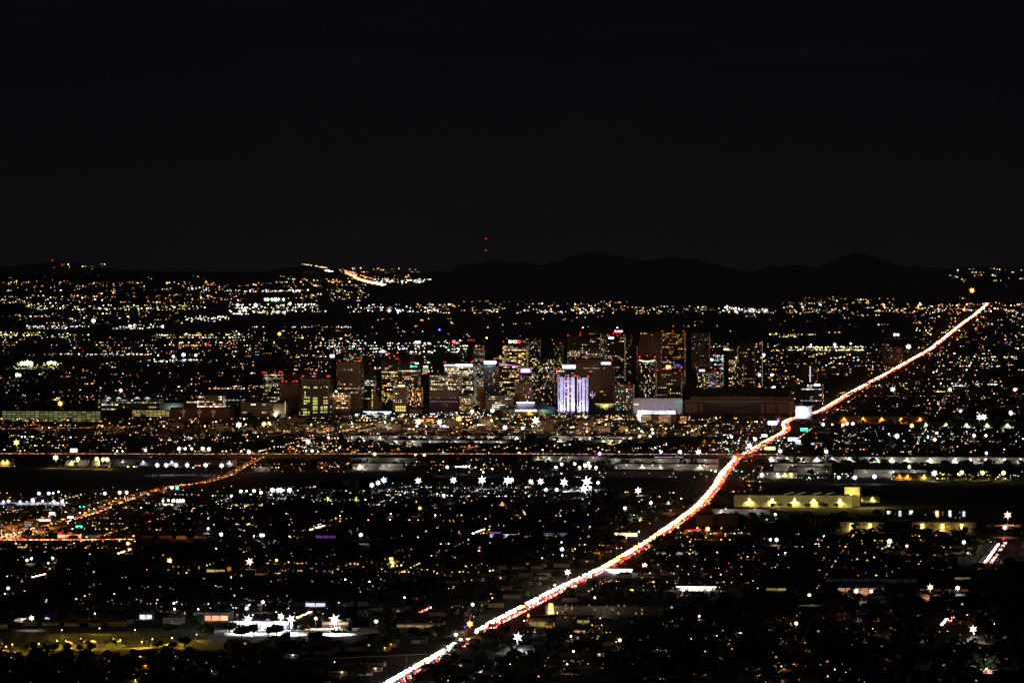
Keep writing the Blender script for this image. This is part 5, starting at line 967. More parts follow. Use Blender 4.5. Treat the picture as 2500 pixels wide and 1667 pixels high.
for i, (u, v, c, b_, D) in enumerate(far_l):
    q = PXM(D); rr = max(.35, q * (.30 if b_ < .5 else .36 if b_ < 1 else .46 if b_ < 2 else .66)); b_ *= math.exp(D * 1.5e-5) * (1.25 if b_ < 2 else 1.5); x = X(u, D); zg_ = max(gz(D), Z(v, D) - 6.5) if v < 662 else gz(D); z = zg_ + 6.5; cov = math.pi * rr * rr / q / q
    mb.box(x - .12, x + .12, D - .12, D + .12, zg_, z, 1, bottom=False); mb.ball(x, D, z + rr * .6, rr, gl(c, b_ / cov * .9), 0, .8)
ob('distant_street_lamps', mb.mesh('distant_street_lamps', [GLOW, M_METAL]), label='thousands of small lamps spread over the far districts', category='lamps', kind='stuff')
anchor = [o for o in COL.objects if o.name == 'distant_street_lamps'][0]
# lamps added to fill the downtown facades, in place of general city glow
for (u, v, c, pw, h) in [(660, 1036, 'peach', 50000, 18), (760, 1036, 'warm', 60000, 18), (860, 1034, 'warm', 70000, 18), (940, 1030, 'white', 60000, 16), (1040, 1040, 'amber', 70000, 18), (1130, 1034, 'peach', 70000, 18), (1200, 1026, 'warm', 60000, 16), (1300, 1040, 'warm', 50000, 18), (1400, 1042, 'peach', 40000, 16),
                         (1480, 1036, 'peach', 60000, 16), (1560, 1046, 'warm', 40000, 16), (1690, 1050, 'warm', 40000, 16), (500, 1040, 'warm', 30000, 16), (400, 1040, 'peach', 30000, 16), (250, 1040, 'peach', 40000, 14), (120, 1044, 'peach', 40000, 14), (600, 1036, 'warm', 30000, 16),
                         (1450, 905, 'warm', 90000, 25), (1540, 900, 'warm', 90000, 25), (1620, 925, 'peach', 60000, 20), (1250, 905, 'warm', 40000, 20), (1100, 905, 'warm', 30000, 20), (960, 915, 'warm', 30000, 20)]:
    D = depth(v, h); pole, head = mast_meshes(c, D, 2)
    r = thing('facade_fill_lamp', 'added %s fill lamp %s' % (WORD[c], near(u, v)), 'street lamp', (X(u, D), D, gz(D)), TH, 'added fill lamps for the downtown facades')
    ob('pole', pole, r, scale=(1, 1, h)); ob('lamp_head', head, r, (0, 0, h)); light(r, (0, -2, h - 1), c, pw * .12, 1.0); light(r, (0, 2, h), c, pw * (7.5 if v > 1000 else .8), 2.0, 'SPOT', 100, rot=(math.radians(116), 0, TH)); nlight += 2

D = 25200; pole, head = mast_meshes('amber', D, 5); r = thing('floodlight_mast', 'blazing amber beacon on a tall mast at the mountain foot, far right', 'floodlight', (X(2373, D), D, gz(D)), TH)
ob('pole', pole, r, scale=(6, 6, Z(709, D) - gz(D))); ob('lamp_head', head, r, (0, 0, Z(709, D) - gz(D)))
# far freeway glow, upper left: rows of highway lamps and cars as one mass
mb = MB()
def far_row(pts, n, cols, b, w):
    for i in range(n):
        t = rnd.random() * (len(pts) - 1); k = int(t); f = t - k; a, c = pts[k], pts[k + 1]
        u = a[0] + (c[0] - a[0]) * f + rnd.gauss(0, w); v = a[1] + (c[1] - a[1]) * f + rnd.gauss(0, w * .25); D = depth(v, 5); q = PXM(D); rr = .45 * q; g_ = max(gz(D), Z(v, D) - 4)
        mb.box(X(u, D) - .5, X(u, D) + .5, D - .5, D + .5, g_, g_ + 4, 1, bottom=False); mb.ball(X(u, D), D, g_ + 4 + rr, rr, gl(rnd.choice(cols), 1.9 * b * math.exp(rnd.gauss(0, .5))), 0, .8)
far_row([(935, 696), (900, 690), (870, 680), (845, 667)], 260, ('warm', 'amber', 'peach', 'yel'), 2.4, 3.4)
far_row([(940, 696), (915, 692), (893, 687)], 200, ('white', 'yel', 'warm'), 6, 1.8)
far_row([(915, 684), (890, 676), (862, 667), (842, 661)], 60, ('red', 'amber', 'peach'), 1.5, 2)
far_row([(820, 666), (796, 661)], 140, ('yel', 'white', 'warm'), 5, 1.4); far_row([(800, 655), (736, 645)], 30, ('warm', 'amber', 'white'), 1.2, 2)
ob('far_freeway_lights', mb.mesh('far_freeway_lights', [GLOW, M_METAL]), label='curving string of freeway lamps and traffic between the far hills', category='lamps', kind='stuff')

# ------------------------------------------------------------------ radio masts
def radio(u, vt, D, label, lights_, vb=None, col='red'):
    z0 = Z(vb, D) if vb else gz(D); zt = Z(vt, D); r = thing('radio_mast', label, 'mast', (X(u, D), D, z0)); mb = MB(); H = zt - z0; n = 10; wd = max(.6, PXM(D) * .12)
    mb.cyl(-wd, 0, 0, H, wd * .2, k=4); mb.cyl(wd, 0, 0, H, wd * .2, k=4); mb.cyl(0, wd, 0, H, wd * .2, k=4)
    for i in range(n): mb.box(-wd, wd, -.1, .1, H * i / n, H * i / n + wd * .3)
    ob('lattice', mb.mesh('lattice', [M_DARK]), r)
    for v in lights_: q = PXM(D); m_ = MB(); m_.ball(0, 0, 0, q * .5, gl(col, 3)); ob('beacon', m_.mesh('beacon', [GLOW]), r, (0, -wd * 1.5, Z(v, D) - z0))
radio(1186, 582, 28400, 'tall lattice radio mast with two red lights on the mountain crest', (583, 611), 641)
radio(128, 634, 45900, 'thin radio mast with one red light on the far left hill', (635,), 650); radio(152, 645, 45800, 'shorter radio mast with a red light beside the thin far mast', (646,), 652)
radio(1108, 830, 10300, 'mast with two strong red lights in uptown', (836, 853)); radio(2290, 640, 30400, 'dark mast on the right mountain', (), 655)
r = thing('flagpole', 'lit flagpole with a large flag right of midtown', 'flagpole', (X(1861, 10300), 10300, 0)); H = Z(832, 10300); mb = MB(); mb.cyl(0, 0, 0, H, .5, .3, 6, 0, gl('white', .35)); ob('pole', mb.mesh('pole', [GLOW]), r); mb = MB()  # the pole's lit look is put in as its own glow
for i in range(5): mb.quad((-i * 1.6, .2 * math.sin(i), H - 6 - i * .5), (-(i + 1) * 1.6, .2 * math.sin(i + 1), H - 6.5 - i * .5), (-(i + 1) * 1.6, .2 * math.sin(i + 1), H - 1.5 - i * .5), (-i * 1.6, .2 * math.sin(i), H - 1 - i * .5), 0)
ob('flag', mb.mesh('flag', [wall((.5, .2, .18))]), r); light(r, (0, -4, H - 10), 'peach', 3000, .3)

# ------------------------------------------------------------------ traffic
CARP = {}
def car_proto(k):
    m_ = MB(); m_.box(-.9, .9, -2.2, 2.2, .35, .95, 0); m_.box(-.8, .8, -1.1, 1.3, .95, 1.45, 1, top=.22)
    for sx_ in (-.92, .92):
        for sy in (-1.4, 1.4): m_.box(sx_ - .12, sx_ + .12, sy - .33, sy + .33, 0, .66, 1)
    return m_.mesh('body', [M_CAR[k], blk])
BODY = [car_proto(k) for k in range(5)]
def lm(c, b, s): m_ = MB(); m_.box(-s, s, -.08, .08, -s * .7, s * .7, 0, gl(c, b)); return m_.mesh('light', [GLOW])
HL = lm('white', 40, .45); HLP = lm('warm', 26, .45); HLC = lm('ice', 40, .45); TL = lm('red', 9, .4); HLs = (HL, HLP, HLC, HLP)
CN = ('silver', 'black', 'red', 'white', 'blue')
def place_car(p, d, z, direction, i, where, nl=False, grp='cars on the long boulevard'):
    # direction +1 drives away from the viewer (north), -1 towards the viewer
    a = math.atan2(d[1], d[0]) - math.pi / 2 + (0 if direction > 0 else math.pi); k = rnd.randrange(5)
    u, v = UV(p[0], p[1], z)
    side = 'driving away with red tail lights' if direction > 0 else 'oncoming with white headlights'
    r = thing('car', ('%s %s %s' % (CN[k], 'departing' if direction > 0 else 'oncoming', 'car ' + where if where != 'on the boulevard' else 'boulevard car ' + near(u, v))), 'car', (p[0], p[1], z), a, grp)
    ob('body', BODY[k], r); H_ = rnd.choice(HLs)
    for s in (-.62, .62): ob('headlight', H_, r, (s, 2.24, .7)); ob('tail_light', TL, r, (s, -2.24, .8))
    if nl:
        if direction < 0: light(r, (0, 6, 1.3), 'white', 2600, .5)
        else: light(r, (0, -3.5, 1.1), 'red', 700, .4)
    return r
A = BLV; dd, nn = normals(A); slen = np.concatenate([[0], np.cumsum(np.linalg.norm(np.diff(A, axis=0), axis=1))])
def at(s):
    x = np.interp(s, slen, A[:, 0]); y = np.interp(s, slen, A[:, 1]); i = min(len(A) - 1, int(np.searchsorted(slen, s))); return np.array([x, y]), dd[i], nn[i]
cars = []; s = 0.0
lanes = [(-5.6, -1), (-2.6, -1), (2.8, 1), (5.6, 1), (-.4, -1)]
for off, dr in lanes:
    s = rnd.uniform(0, 12)
    while s < slen[-1]:
        pnt, d, n = at(s); u, v = UV(pnt[0], pnt[1], 0); dens = 1.0
        if 1540 < v < 1584: dens = .22
        if 1584 <= v < 1590 and dr > 0: dens = .3
        if 1520 < v < 1540: dens = .6
        if dr > 0: dens *= .75 if v < 1580 else .35
        if off == -.4: dens *= .7 if 1130 < v < 1400 else .1
        if dr < 0 and off != -.4 and v > 1590: dens = 1.4
        if v < 975: dens *= max(.12, .5 + .35 * math.sin(s * .006) + .25 * math.sin(s * .0147))
        g = (7.5 if dr < 0 else 10.0) + rnd.expovariate(1 / 5.0)
        if rnd.random() < dens and -30 < u < 2530 and v < 1690: cars.append((pnt + n * off, d, dr, s, v, n))
        s += g
cars.sort(key=lambda c: c[0][1]); nc = cars[:255]; fc = cars[255:]
for i, c in enumerate(nc): place_car(c[0], c[1], .36, c[2], i, 'on the boulevard', nl=(i % 3 == 0))
mb = MB()
for i, (p_, d, dr, s, v, n) in enumerate(fc):
    z = gz(p_[1]) + .36; q = PXM(p_[1]); x, y = p_; w_ = max(.42, q * .22); b = (26 if dr < 0 else 10) * rnd.uniform(.5, 1.7)
    a0 = (x - d[0] * 2.2, y - d[1] * 2.2); a1 = (x + d[0] * 2.2, y + d[1] * 2.2); e_ = n * .9
    c4 = [(a0[0] - e_[0], a0[1] - e_[1]), (a0[0] + e_[0], a0[1] + e_[1]), (a1[0] + e_[0], a1[1] + e_[1]), (a1[0] - e_[0], a1[1] - e_[1])]
    for k in range(4): mb.quad((*c4[k], z), (*c4[(k + 1) % 4], z), (*c4[(k + 1) % 4], z + 1.2), (*c4[k], z + 1.2), 1)
    mb.quad(*[(*t, z + 1.25) for t in c4], 1)
    col = rnd.choice(('white', 'peach', 'warm', 'warm', 'amber')) if dr < 0 else rnd.choice(('red', 'red', 'red', 'peach', 'amber'))
    for sgn in (-1, 1):
        cx_, cy_ = a0[0] + e_[0] * .7 * sgn - d[0] * .2, a0[1] + e_[1] * .7 * sgn - d[1] * .2
        mb.box(cx_ - w_, cx_ + w_, cy_ - .15, cy_, z + .7 - w_ * .5, z + .7 + w_ * .5, 0, gl(col, b))
tr = ob('distant_traffic', mb.mesh('distant_traffic', [GLOW, M_DARK]), label='dense stream of cars with headlights and tail lights far up the boulevard', category='traffic', kind='stuff')
s = 900.0
while s < slen[-1]:
    pnt, d, n = at(s); y = pnt[1]; st = 55 if y < 7000 else 90 if y < 10000 else 220
    v = UV(pnt[0], y, 0)[1]; k = 1.6 if 1130 < v < 1330 else 1.0
    a = pnt - n * 4.5; light(tr, (a[0], a[1], gz(y) + 2.0), 'peach', 3200 * k * (st / 55) ** 1.0, .5)
    a = pnt + n * 6; light(tr, (a[0], a[1], gz(y) + 1.6), (1, .10, .04), 2600 * (st / 55), .5); s += st; nlight += 2
# other streets
def queue(pts, n, zdeck, where, dirs, spread, real=True, grp='cars on side streets', b=1.0, nl=0, lens=None):
    B = path_pts(pts, 4) if not isinstance(pts, np.ndarray) else pts; d_, n_ = normals(B)
    for i in range(n):
        k = int(rnd.random() * (len(B) - 1)); dr = rnd.choice(dirs); p_ = B[k] + n_[k] * (dr * spread)
        place_car(p_, d_[k], gz(p_[1]) + zdeck, dr, i, where, nl=(nl and i % nl == 0), grp=grp)
queue([(740, 1302), (797, 1284)], 7, .52, 'on the short street by the violet-lit shed', (-1,), 2)
queue([(1152, 1307), (1200, 1288)], 7, .52, 'on the street by the white and violet shop', (-1,), 2)
queue([(725, 1513), (773, 1492)], 8, .52, 'on the street behind the floodlit truck yard', (-1,), 2)
queue([(85, 1411), (120, 1402)], 5, .52, 'on a dark street at the left', (-1,), 2)
queue([(294, 1353), (325, 1342)], 5, .52, 'on the street below the amber lamp', (-1,), 2)
queue([(1003, 1504), (1045, 1485)], 6, .52, 'on the dark street above the school', (1,), 2)
queue([(2412, 1376), (2447, 1327)], 46, .7, 'on the far right avenue', (-1, -1, 1), 3, nl=3)
queue([(2303, 1530), (2325, 1504)], 6, .52, 'on the lane at the lower right', (-1, 1), 2)
queue([(2112, 1568), (2124, 1572)], 3, .52, 'turning in the dark lower right', (-1,), 2)
queue([(2402, 1636), (2412, 1645)], 3, .52, 'parked lit at the lower right corner', (-1,), 2, nl=1)
# traffic on the freeway, left avenue and crossing: one dense mass
mb = MB()
def mass(B, n, zd, half, cols, b, ww=.5, hgt=.5):
    d_, n_ = normals(B)
    for i in range(n):
        k = int(rnd.random() * (len(B) - 1)); p_ = B[k] + (B[k + 1] - B[k]) * rnd.random() + n_[k] * rnd.uniform(-half, half); z = gz(p_[1]) + zd; q = PXM(p_[1]); c = rnd.choice(cols); w_ = max(ww, .3 * q)
        mb.box(p_[0] - 2.2, p_[0] + 2.2, p_[1] + .1, p_[1] + 1.8, z, z + 1.4, 1, bottom=False); mb.box(p_[0] - w_, p_[0] + w_, p_[1] - .2, p_[1], z + .5, z + .5 + hgt, 0, gl(c, b * math.exp(rnd.gauss(0, .5))))
mass(FW, 1500, 5.9, 9, ('peach', 'amber', 'peach', 'warm', 'warm', 'red'), 1.3, 1.6)
mass(ST['diag'][:int(len(ST['diag']) * .5)], 500, .4, 8, ('peach', 'red', 'amber', 'warm', 'white'), 7, 1.0); mass(ST['diag'], 1700, .4, 5, ('peach', 'red', 'amber', 'warm', 'amber'), 6, 1.1)
mass(ST['diag'][:int(len(ST['diag']) * .22)], 700, .4, 4, ('warm', 'white', 'peach'), 46, 1.3)
mass(ST['left'][:int(len(ST['left']) * .65)], 420, .4, 5, ('peach', 'amber', 'red'), 5, 1.6)
mass(path_pts([(0, 1048), (190, 1046), (340, 1042)], 8), 160, .6, 3, ('amber', 'peach', 'red', 'warm'), 1.4, 1.2)
mass(path_pts([(690, 1098), (760, 1085), (830, 1068)], 6), 150, .6, 12, ('peach', 'red', 'white', 'warm'), 1.6, .8)
mass(path_pts([(1440, 1036), (1480, 1024), (1570, 1012)], 6), 120, .6, 8, ('warm', 'amber', 'red', 'white'), 1.6, .8)
mass(path_pts([(930, 1030), (1000, 1010), (1020, 1002)], 6), 80, .6, 8, ('warm', 'red', 'white', 'teal'), 1.6, .8)
mass(path_pts([(600, 1135), (640, 1115), (700, 1100)], 6), 100, .6, 6, ('red', 'peach', 'amber'), 1.8, .8)
mass(path_pts([(1680, 1090), (1790, 1110), (1860, 1080)], 6), 120, .6, 16, ('red', 'red', 'peach', 'teal'), 1.5, .6)
tm = ob('freeway_traffic', mb.mesh('freeway_traffic', [GLOW, M_DARK]), label='steady traffic on the elevated freeway and the left avenue', category='traffic', kind='stuff')
for (pth, st, z, c, pw, off) in ((FW, 14, 7.0, 'peach', 1500, 0), (ST['diag'], 7, 2.5, 'amber', 7000, 0), (ST['left'], 9, 2.5, 'amber', 5000, 0)):
    for i in range(0, len(pth), st): light(tm, (pth[i][0], pth[i][1], z), c, pw, .5); nlight += 1
light(tm, (X(15, 4900), 4900, 7), 'peach', 160000, 1); light(tm, (X(70, 5000), 5000, 7), 'amber', 60000, 1)

# traffic signals
for (u, v, c) in [(1387, 1427, 'teal'), (843, 1064, 'teal'), (1226, 1506, 'red'), (1250, 1500, 'red'), (1215, 1510, 'red'), (1287, 1512, 'red'), (986, 1648, 'teal'), (1290, 1110 - 4, 'red'), (1830, 1112, 'red'), (1836, 1112, 'red'), (1811, 1150, 'teal'), (1797, 1149, 'teal'), (1870, 1092, 'red'), (1880, 1095, 'red'), (944, 1037, 'red'), (1810, 876, 'red'), (1835, 897, 'teal'), (1750, 1300, 'red'), (2450, 1315, 'red'), (5, 1304, 'red'), (195, 1236, 'teal'), (205, 1236, 'teal'), (213, 1236, 'teal')]:
    h = 6; D = depth(v, h); q = PXM(D); r = thing('traffic_signal', '%s traffic signal %s' % ('green' if c == 'teal' else 'red', near(u, v)), 'traffic signal', (X(u, D), D, gz(D)), TH, 'traffic signals at the crossings')
    mb = MB(); mb.cyl(4, 0, 0, h + .5, .12, k=6); mb.box(0, 4, -.06, .06, h + .3, h + .42); ob('pole', mb.mesh('pole', [M_METAL]), r); mb = MB(); mb.box(-.2, .2, -.15, .15, h - .9, h + .3, 1); mb.ball(0, -.2, h - .3, max(.3, q * .55), gl(c, 5)); ob('signal_head', mb.mesh('signal_head', [GLOW, M_DARK]), r)
    light(r, (0, -1, h - .5), c, 700, .3)

# ------------------------------------------------------------------ park at the lower left
lawn = [sheet('lawn', [(118, 1554), (118, 1548), (300, 1543), (420, 1540), (440, 1552)], M_LAWN, .3, 'structure'), sheet('lawn', [(-20, 1580), (60, 1574), (300, 1570), (440, 1556), (520, 1560), (500, 1576), (300, 1582), (90, 1583)], M_LAWN, .3, 'structure')]
sheet('path', [(80, 1589), (80, 1583), (300, 1582), (420, 1578), (420, 1582), (300, 1588), (150, 1590)], wall((.4, .3, .2), .9, .2), .45); sheet('path', [(110, 1549), (440, 1539), (450, 1541), (112, 1551)], wall((.4, .3, .2), .9, .2), .48)
sheet('sports_field', [(2365, 1445), (2380, 1428), (2540, 1424), (2540, 1446)], M_LAWN, .35)
pm = MB(); pm.cyl(0, 0, 0, 5, .09, .07, 6); pm = pm.mesh('pole', [M_METAL]); hm = MB(); hm.ball(0, 0, 0, .42, gl('warm', 6)); hm = hm.mesh('globe', [GLOW])
for i, (u, v) in enumerate([(151, 1537), (243, 1533), (139, 1563), (161, 1564), (197, 1558), (277, 1559), (294, 1561), (372, 1559), (420, 1556), (440, 1561), (347, 1566), (15, 1577), (30, 1572), (95, 1570), (230, 1572), (480, 1548), (330, 1537)]):
    D = depth(v, 5.4); r = thing('park_lamp', 'slim park lamp with a warm globe, ' + ('on the upper lawn' if v < 1550 else 'on the lower lawn') + ', %s one from the left' % ('first second third fourth fifth sixth seventh eighth ninth tenth eleventh twelfth thirteenth fourteenth fifteenth sixteenth seventeenth'.split()[i]), 'park lamp', (X(u, D), D, 0), 0, 'park lamps')
    ob('pole', pm, r); ob('globe', hm, r, (0, 0, 5.4)); light(r, (0, -.2, 5.2), (1, .60, .06), 17000, .3)
for u, v, nm in ((168, 1577, 'leftmost'), (210, 1575, 'middle'), (226, 1574, 'rightmost')):
    D = depth(v); r = thing('ramada', 'square park shelter with a pyramid roof, %s of three' % nm, 'shelter', (X(u, D), D, 0), .3, 'park shelters'); mb = MB(); mb.v += [(-3, -3, 2.6), (3, -3, 2.6), (3, 3, 2.6), (-3, 3, 2.6), (0, 0, 4.4)]
    for f in ((0, 1, 4), (1, 2, 4), (2, 3, 4), (3, 0, 4), (3, 2, 1, 0)): mb.f.append(f); mb.m.append(0); mb.g.append((0, 0, 0))
    ob('roof', mb.mesh('roof', [wall((.5, .35, .18))]), r); pq = MB(); pq.box(-.12, .12, -.12, .12, 0, 2.6); pq = pq.mesh('post', [M_BROWN])
    for sx_ in (-2.6, 2.6):
        for sy in (-2.6, 2.6): ob('post', pq, r, (sx_, sy, 0))
    light(r, (0, -5, 4.5), (1, .6, .15), 2200, .3)

# ------------------------------------------------------------------ trees
def crown_mesh(seed, n, R, leaf, ry=.85):
    r = np.random.RandomState(seed); c = r.randn(9, 3); c /= np.linalg.norm(c, axis=1)[:, None]; c *= R * .55; c[:, 2] = c[:, 2] * .7
    k = r.randint(0, 9, n); d = r.randn(n, 3); d /= np.linalg.norm(d, axis=1)[:, None]; p_ = c[k] + d * (R * .5) * r.uniform(.7, 1.05, n)[:, None]; p_[:, 2] *= ry
    a = r.randn(n, 3); a /= np.linalg.norm(a, axis=1)[:, None]; b = np.cross(a, r.randn(n, 3)); b /= np.linalg.norm(b, axis=1)[:, None]; s_ = leaf * r.uniform(.6, 1.3, n)[:, None]
    return p_, a * s_, b * s_
def quads_mesh(name, P, Aa, Bb, mat):
    n = len(P); V = np.empty((n, 4, 3)); V[:, 0] = P - Aa - Bb; V[:, 1] = P + Aa - Bb * .6; V[:, 2] = P + Aa * .8 + Bb; V[:, 3] = P - Aa * .7 + Bb * .8
    me = bpy.data.meshes.new(name); me.vertices.add(4 * n); me.vertices.foreach_set('co', V.ravel()); me.loops.add(4 * n); me.loops.foreach_set('vertex_index', np.arange(4 * n, dtype=np.int32)); me.polygons.add(n)
    me.polygons.foreach_set('loop_start', np.arange(0, 4 * n, 4, dtype=np.int32)); me.polygons.foreach_set('loop_total', np.full(n, 4, np.int32)); me.materials.append(mat); me.update(calc_edges=True); return me
CR = [quads_mesh('crown', *crown_mesh(i, 1100, 1.0, .105), M_LEAF) for i in range(4)]
tk = MB(); tk.cyl(0, 0, 0, .55, .06, .035, 7)
for a in (0, 1.3, 2.6, 3.9, 5.1):
    n0 = len(tk.v); ex, ey = .35 * math.cos(a), .35 * math.sin(a)
    for q in range(4): tk.v.append((.03 * math.cos(q * 1.57), .03 * math.sin(q * 1.57), .45))
    for q in range(4): tk.v.append((ex + .012 * math.cos(q * 1.57), ey + .012 * math.sin(q * 1.57), 1.0))
    for q in range(4): tk.f.append((n0 + q, n0 + (q + 1) % 4, n0 + 4 + (q + 1) % 4, n0 + 4 + q)); tk.m.append(0); tk.g.append((0, 0, 0))
TRK = tk.mesh('trunk', [M_TRUNK])
def tree(x, y, z, hgt, R, label, grp):
    r = thing('tree', label, 'tree', (x, y, z), rnd.uniform(0, 6), grp); ob('trunk', TRK, r, scale=(hgt * .9, hgt * .9, hgt * .75)); ob('crown', rnd.choice(CR), r, (0, 0, hgt - R * .62), scale=(R, R, R * .8)); return r
ntree = 0
for (u, v, h, R, w) in [(118, 1578, 6, 3, 'rounded yellow-lit'), (140, 1580, 5, 2.6, 'small lit'), (257, 1576, 5.5, 3, 'lime-lit'), (284, 1577, 6.5, 3.6, 'brightest lime-lit'), (350, 1577, 5, 3, 'leaning lit'), (195, 1577, 6, 3, 'dim lit'), (214, 1577, 5, 2.4, 'lit'), (305, 1578, 4, 2, 'little'), (165, 1590, 7, 3.5, 'black'), (222, 1590, 7, 3.8, 'black rounded'), (195, 1592, 6, 3, 'black spreading'), (78, 1590, 8, 4, 'black tall'), (130, 1592, 7, 4, 'dark bushy'),
                        (385, 1582, 8, 5, 'broad black'), (60, 1592, 7, 4, 'dark'), (420, 1586, 7, 4, 'low dark'), (505, 1560, 13, 7.5, 'huge dark ring-lit'), (485, 1535, 12, 7, 'big dark'), (415, 1552, 11, 6, 'dark domed'), (450, 1580, 9, 5, 'dark spreading'), (590, 1560, 12, 7, 'big black'), (620, 1552, 10, 5, 'black conifer-like'), (655, 1556, 9, 4.5, 'black ragged'), (675, 1552, 10, 6, 'broad black'), (560, 1545, 10, 6, 'dark'), (700, 1570, 9, 5, 'half-lit'), (740, 1540, 6, 4, 'round green-lit'),
                        (770, 1570, 10, 6, 'dark olive'), (820, 1548, 6, 4, 'hedge-like'), (850, 1545, 6, 4, 'hedge-like dark'), (905, 1525, 13, 7, 'tall dim'), (885, 1520, 11, 6, 'dim green'), (1010, 1552, 8, 5, 'round black'), (1090, 1556, 9, 6, 'spreading black'), (1125, 1522, 10, 6, 'dark street'), (1200, 1560, 9, 5, 'black roadside'), (1160, 1585, 9, 5, 'black roadside'), (1100, 1625, 10, 6, 'large black'), (1060, 1650, 10, 6, 'large black'), (1490, 1450, 12, 7, 'tall dark'), (1530, 1440, 11, 7, 'lit green'), (1575, 1440, 10, 6, 'bright green'),
                        (1600, 1435, 10, 6, 'green'), (1450, 1440, 10, 6, 'dark'), (1480, 1520, 5, 3, 'bright lime'), (1489, 1521, 4, 2.6, 'second bright lime'), (1885, 1241, 7, 4, 'yellow-lit'), (1905, 1241, 8, 4, 'shadowed'), (1930, 1241, 7, 4.5, 'yellow-lit round'), (1972, 1241, 7, 4.2, 'lime-lit'), (2007, 1241, 8, 4.6, 'brilliant lime-lit'), (2015, 1241, 7, 4, 'second lime-lit'), (2042, 1241, 7, 4, 'yellow'), (1780, 1222, 9, 6, 'yellow-green'), (1765, 1214, 10, 7, 'olive'), (1775, 1240, 8, 5, 'lit street'),
                        (1102, 1054, 6, 4, 'bright yellow'), (1110, 1055, 8, 5, 'tall yellow'), (1145, 1052, 7, 5, 'green-lit'), (1167, 1055, 6, 4, 'yellow'), (1095, 1052, 6, 4.5, 'lime'), (1980, 1160, 9, 6, 'black against the shed'), (2040, 1150, 12, 7, 'dark tall'), (2075, 1150, 10, 6, 'dark'), (1300, 1190, 8, 5, 'dim green'), (990, 1185, 7, 5, 'dim green'), (1040, 1184, 7, 5, 'dim'), (808, 1222, 8, 6, 'lime-lit'), (850, 1222, 8, 6, 'lime-lit round'), (100, 1352, 9, 6, 'green-lit'), (130, 1350, 9, 6, 'dark green'), (90, 1290, 9, 6, 'dark'), (370, 1508, 6, 3.5, 'mint-lit'), (320, 1512, 5, 3, 'mint-lit low'), (208, 1460, 9, 5, 'dim yellow')]:
    D = depth(v); tree(X(u, D), D, 0, h, R, '%s tree %s' % (w, near(u, v)), 'trees'); ntree += 1
# palms
fr = MB()
for i in range(26):
    a = i * 2.4; el = .9 - (i / 26) * 1.9; px, py, pz = 0, 0, 0
    for s_ in range(4):
        l = .5; e2 = el - s_ * .35; qx, qy, qz = px + l * math.cos(a) * math.cos(e2), py + l * math.sin(a) * math.cos(e2), pz + l * math.sin(e2); w_ = .28 * (1 - s_ / 4.5); nx_, ny_ = -math.sin(a) * w_, math.cos(a) * w_
        fr.quad((px - nx_, py - ny_, pz), (px + nx_, py + ny_, pz), (qx + nx_ * .7, qy + ny_ * .7, qz), (qx - nx_ * .7, qy - ny_ * .7, qz)); px, py, pz = qx, qy, qz
FR = fr.mesh('palm_crown', [M_LEAF]); pt = MB(); pt.cyl(0, 0, 0, 1, .3, .2, 7); PT = pt.mesh('trunk', [M_TRUNK])
for (u, v, h, s_) in [(652, 1535, 7, 2.3), (568, 1478, 11, 1.2), (574, 1478, 12, 1.2), (562, 1479, 10, 1.2), (1440, 1300, 10, 1.3), (975, 1395, 9, 1.2), (1700, 1260, 10, 1.2), (1530, 1300, 9, 1.1), (1270, 1395, 10, 1.2), (1380, 1012, 12, 1.8), (1395, 1012, 11, 1.8), (1425, 1012, 12, 1.8), (1990, 1340, 10, 1.3), (1860, 1400, 11, 1.3), (1350, 1560, 9, 1.3), (1610, 1590, 10, 1.2), (2280, 1560, 9, 1.2), (2130, 1600, 10, 1.3), (900, 1450, 10, 1.2), (330, 1470, 10, 1.2)]:
    D = depth(v); r = thing('palm_tree', 'palm tree %s' % near(u, v) if s_ != 2.3 else 'stout bushy palm standing in front of the floodlit truck yard', 'palm', (X(u, D), D, 0), 0, 'palm trees'); ob('trunk', PT, r, scale=(1.6 if s_ > 2 else 1, 1.6 if s_ > 2 else 1, h)); ob('crown', FR, r, (0, 0, h), scale=s_)
# houses on the grid, trees between them
excl = [(540, 900, 1480, 1562), (0, 560, 1528, 1600), (960, 1160, 1505, 1560), (1270, 1620, 1470, 1545), (1440, 1780, 1410, 1455), (1860, 2520, 1400, 1452), (330, 600, 1485, 1530), (1470, 1560, 1385, 1405)]
RD = np.concatenate([a[::1] for a in ROADS[1:]] + [path_pts(p_, 10) for p_ in ([(740, 1302), (797, 1284)], [(1152, 1307), (1200, 1288)], [(725, 1513), (773, 1492)], [(85, 1411), (120, 1402)], [(294, 1353), (325, 1342)], [(1003, 1504), (1045, 1485)], [(2303, 1530), (2325, 1504)])])
def free(x, y, m=14):
    u, v = UV(x, y, 0)
    if not (-60 < u < 2560): return False
    if any(a < u < b and c < v < d for a, b, c, d in excl): return False
    if np.min((RD[:, 0] - x) ** 2 + ((RD[:, 1] - y) / (1.0 + 2.0 * (m < 10))) ** 2) < (m + 2) ** 2: return False
    j = np.argmin(np.abs(BLV[:, 1] - y))
    if abs(BLV[j, 0] - x) < m + 10: return False
    if 1140 < v < 1200: return False
    if 6740 < y < 6900: return False
    if np.any((np.abs(RD[:, 0] - x) < 13) & (RD[:, 1] > y) & (RD[:, 1] < y + (150 if m < 10 else 60))): return False
    if u > 1700 and 1165 < v < 1262: return False
    return True
wl = MB(); wl.box(-7, 7, -4.5, 4.5, 0, 3); wl.box(-7, -2, -7, -4.5, 0, 2.7)
WM = [wl.mesh('walls', [wall(c)]) for c in ((.4, .33, .24), (.3, .3, .29), (.42, .28, .2), (.5, .48, .42))]; WN = ('tan', 'grey', 'salmon', 'cream')
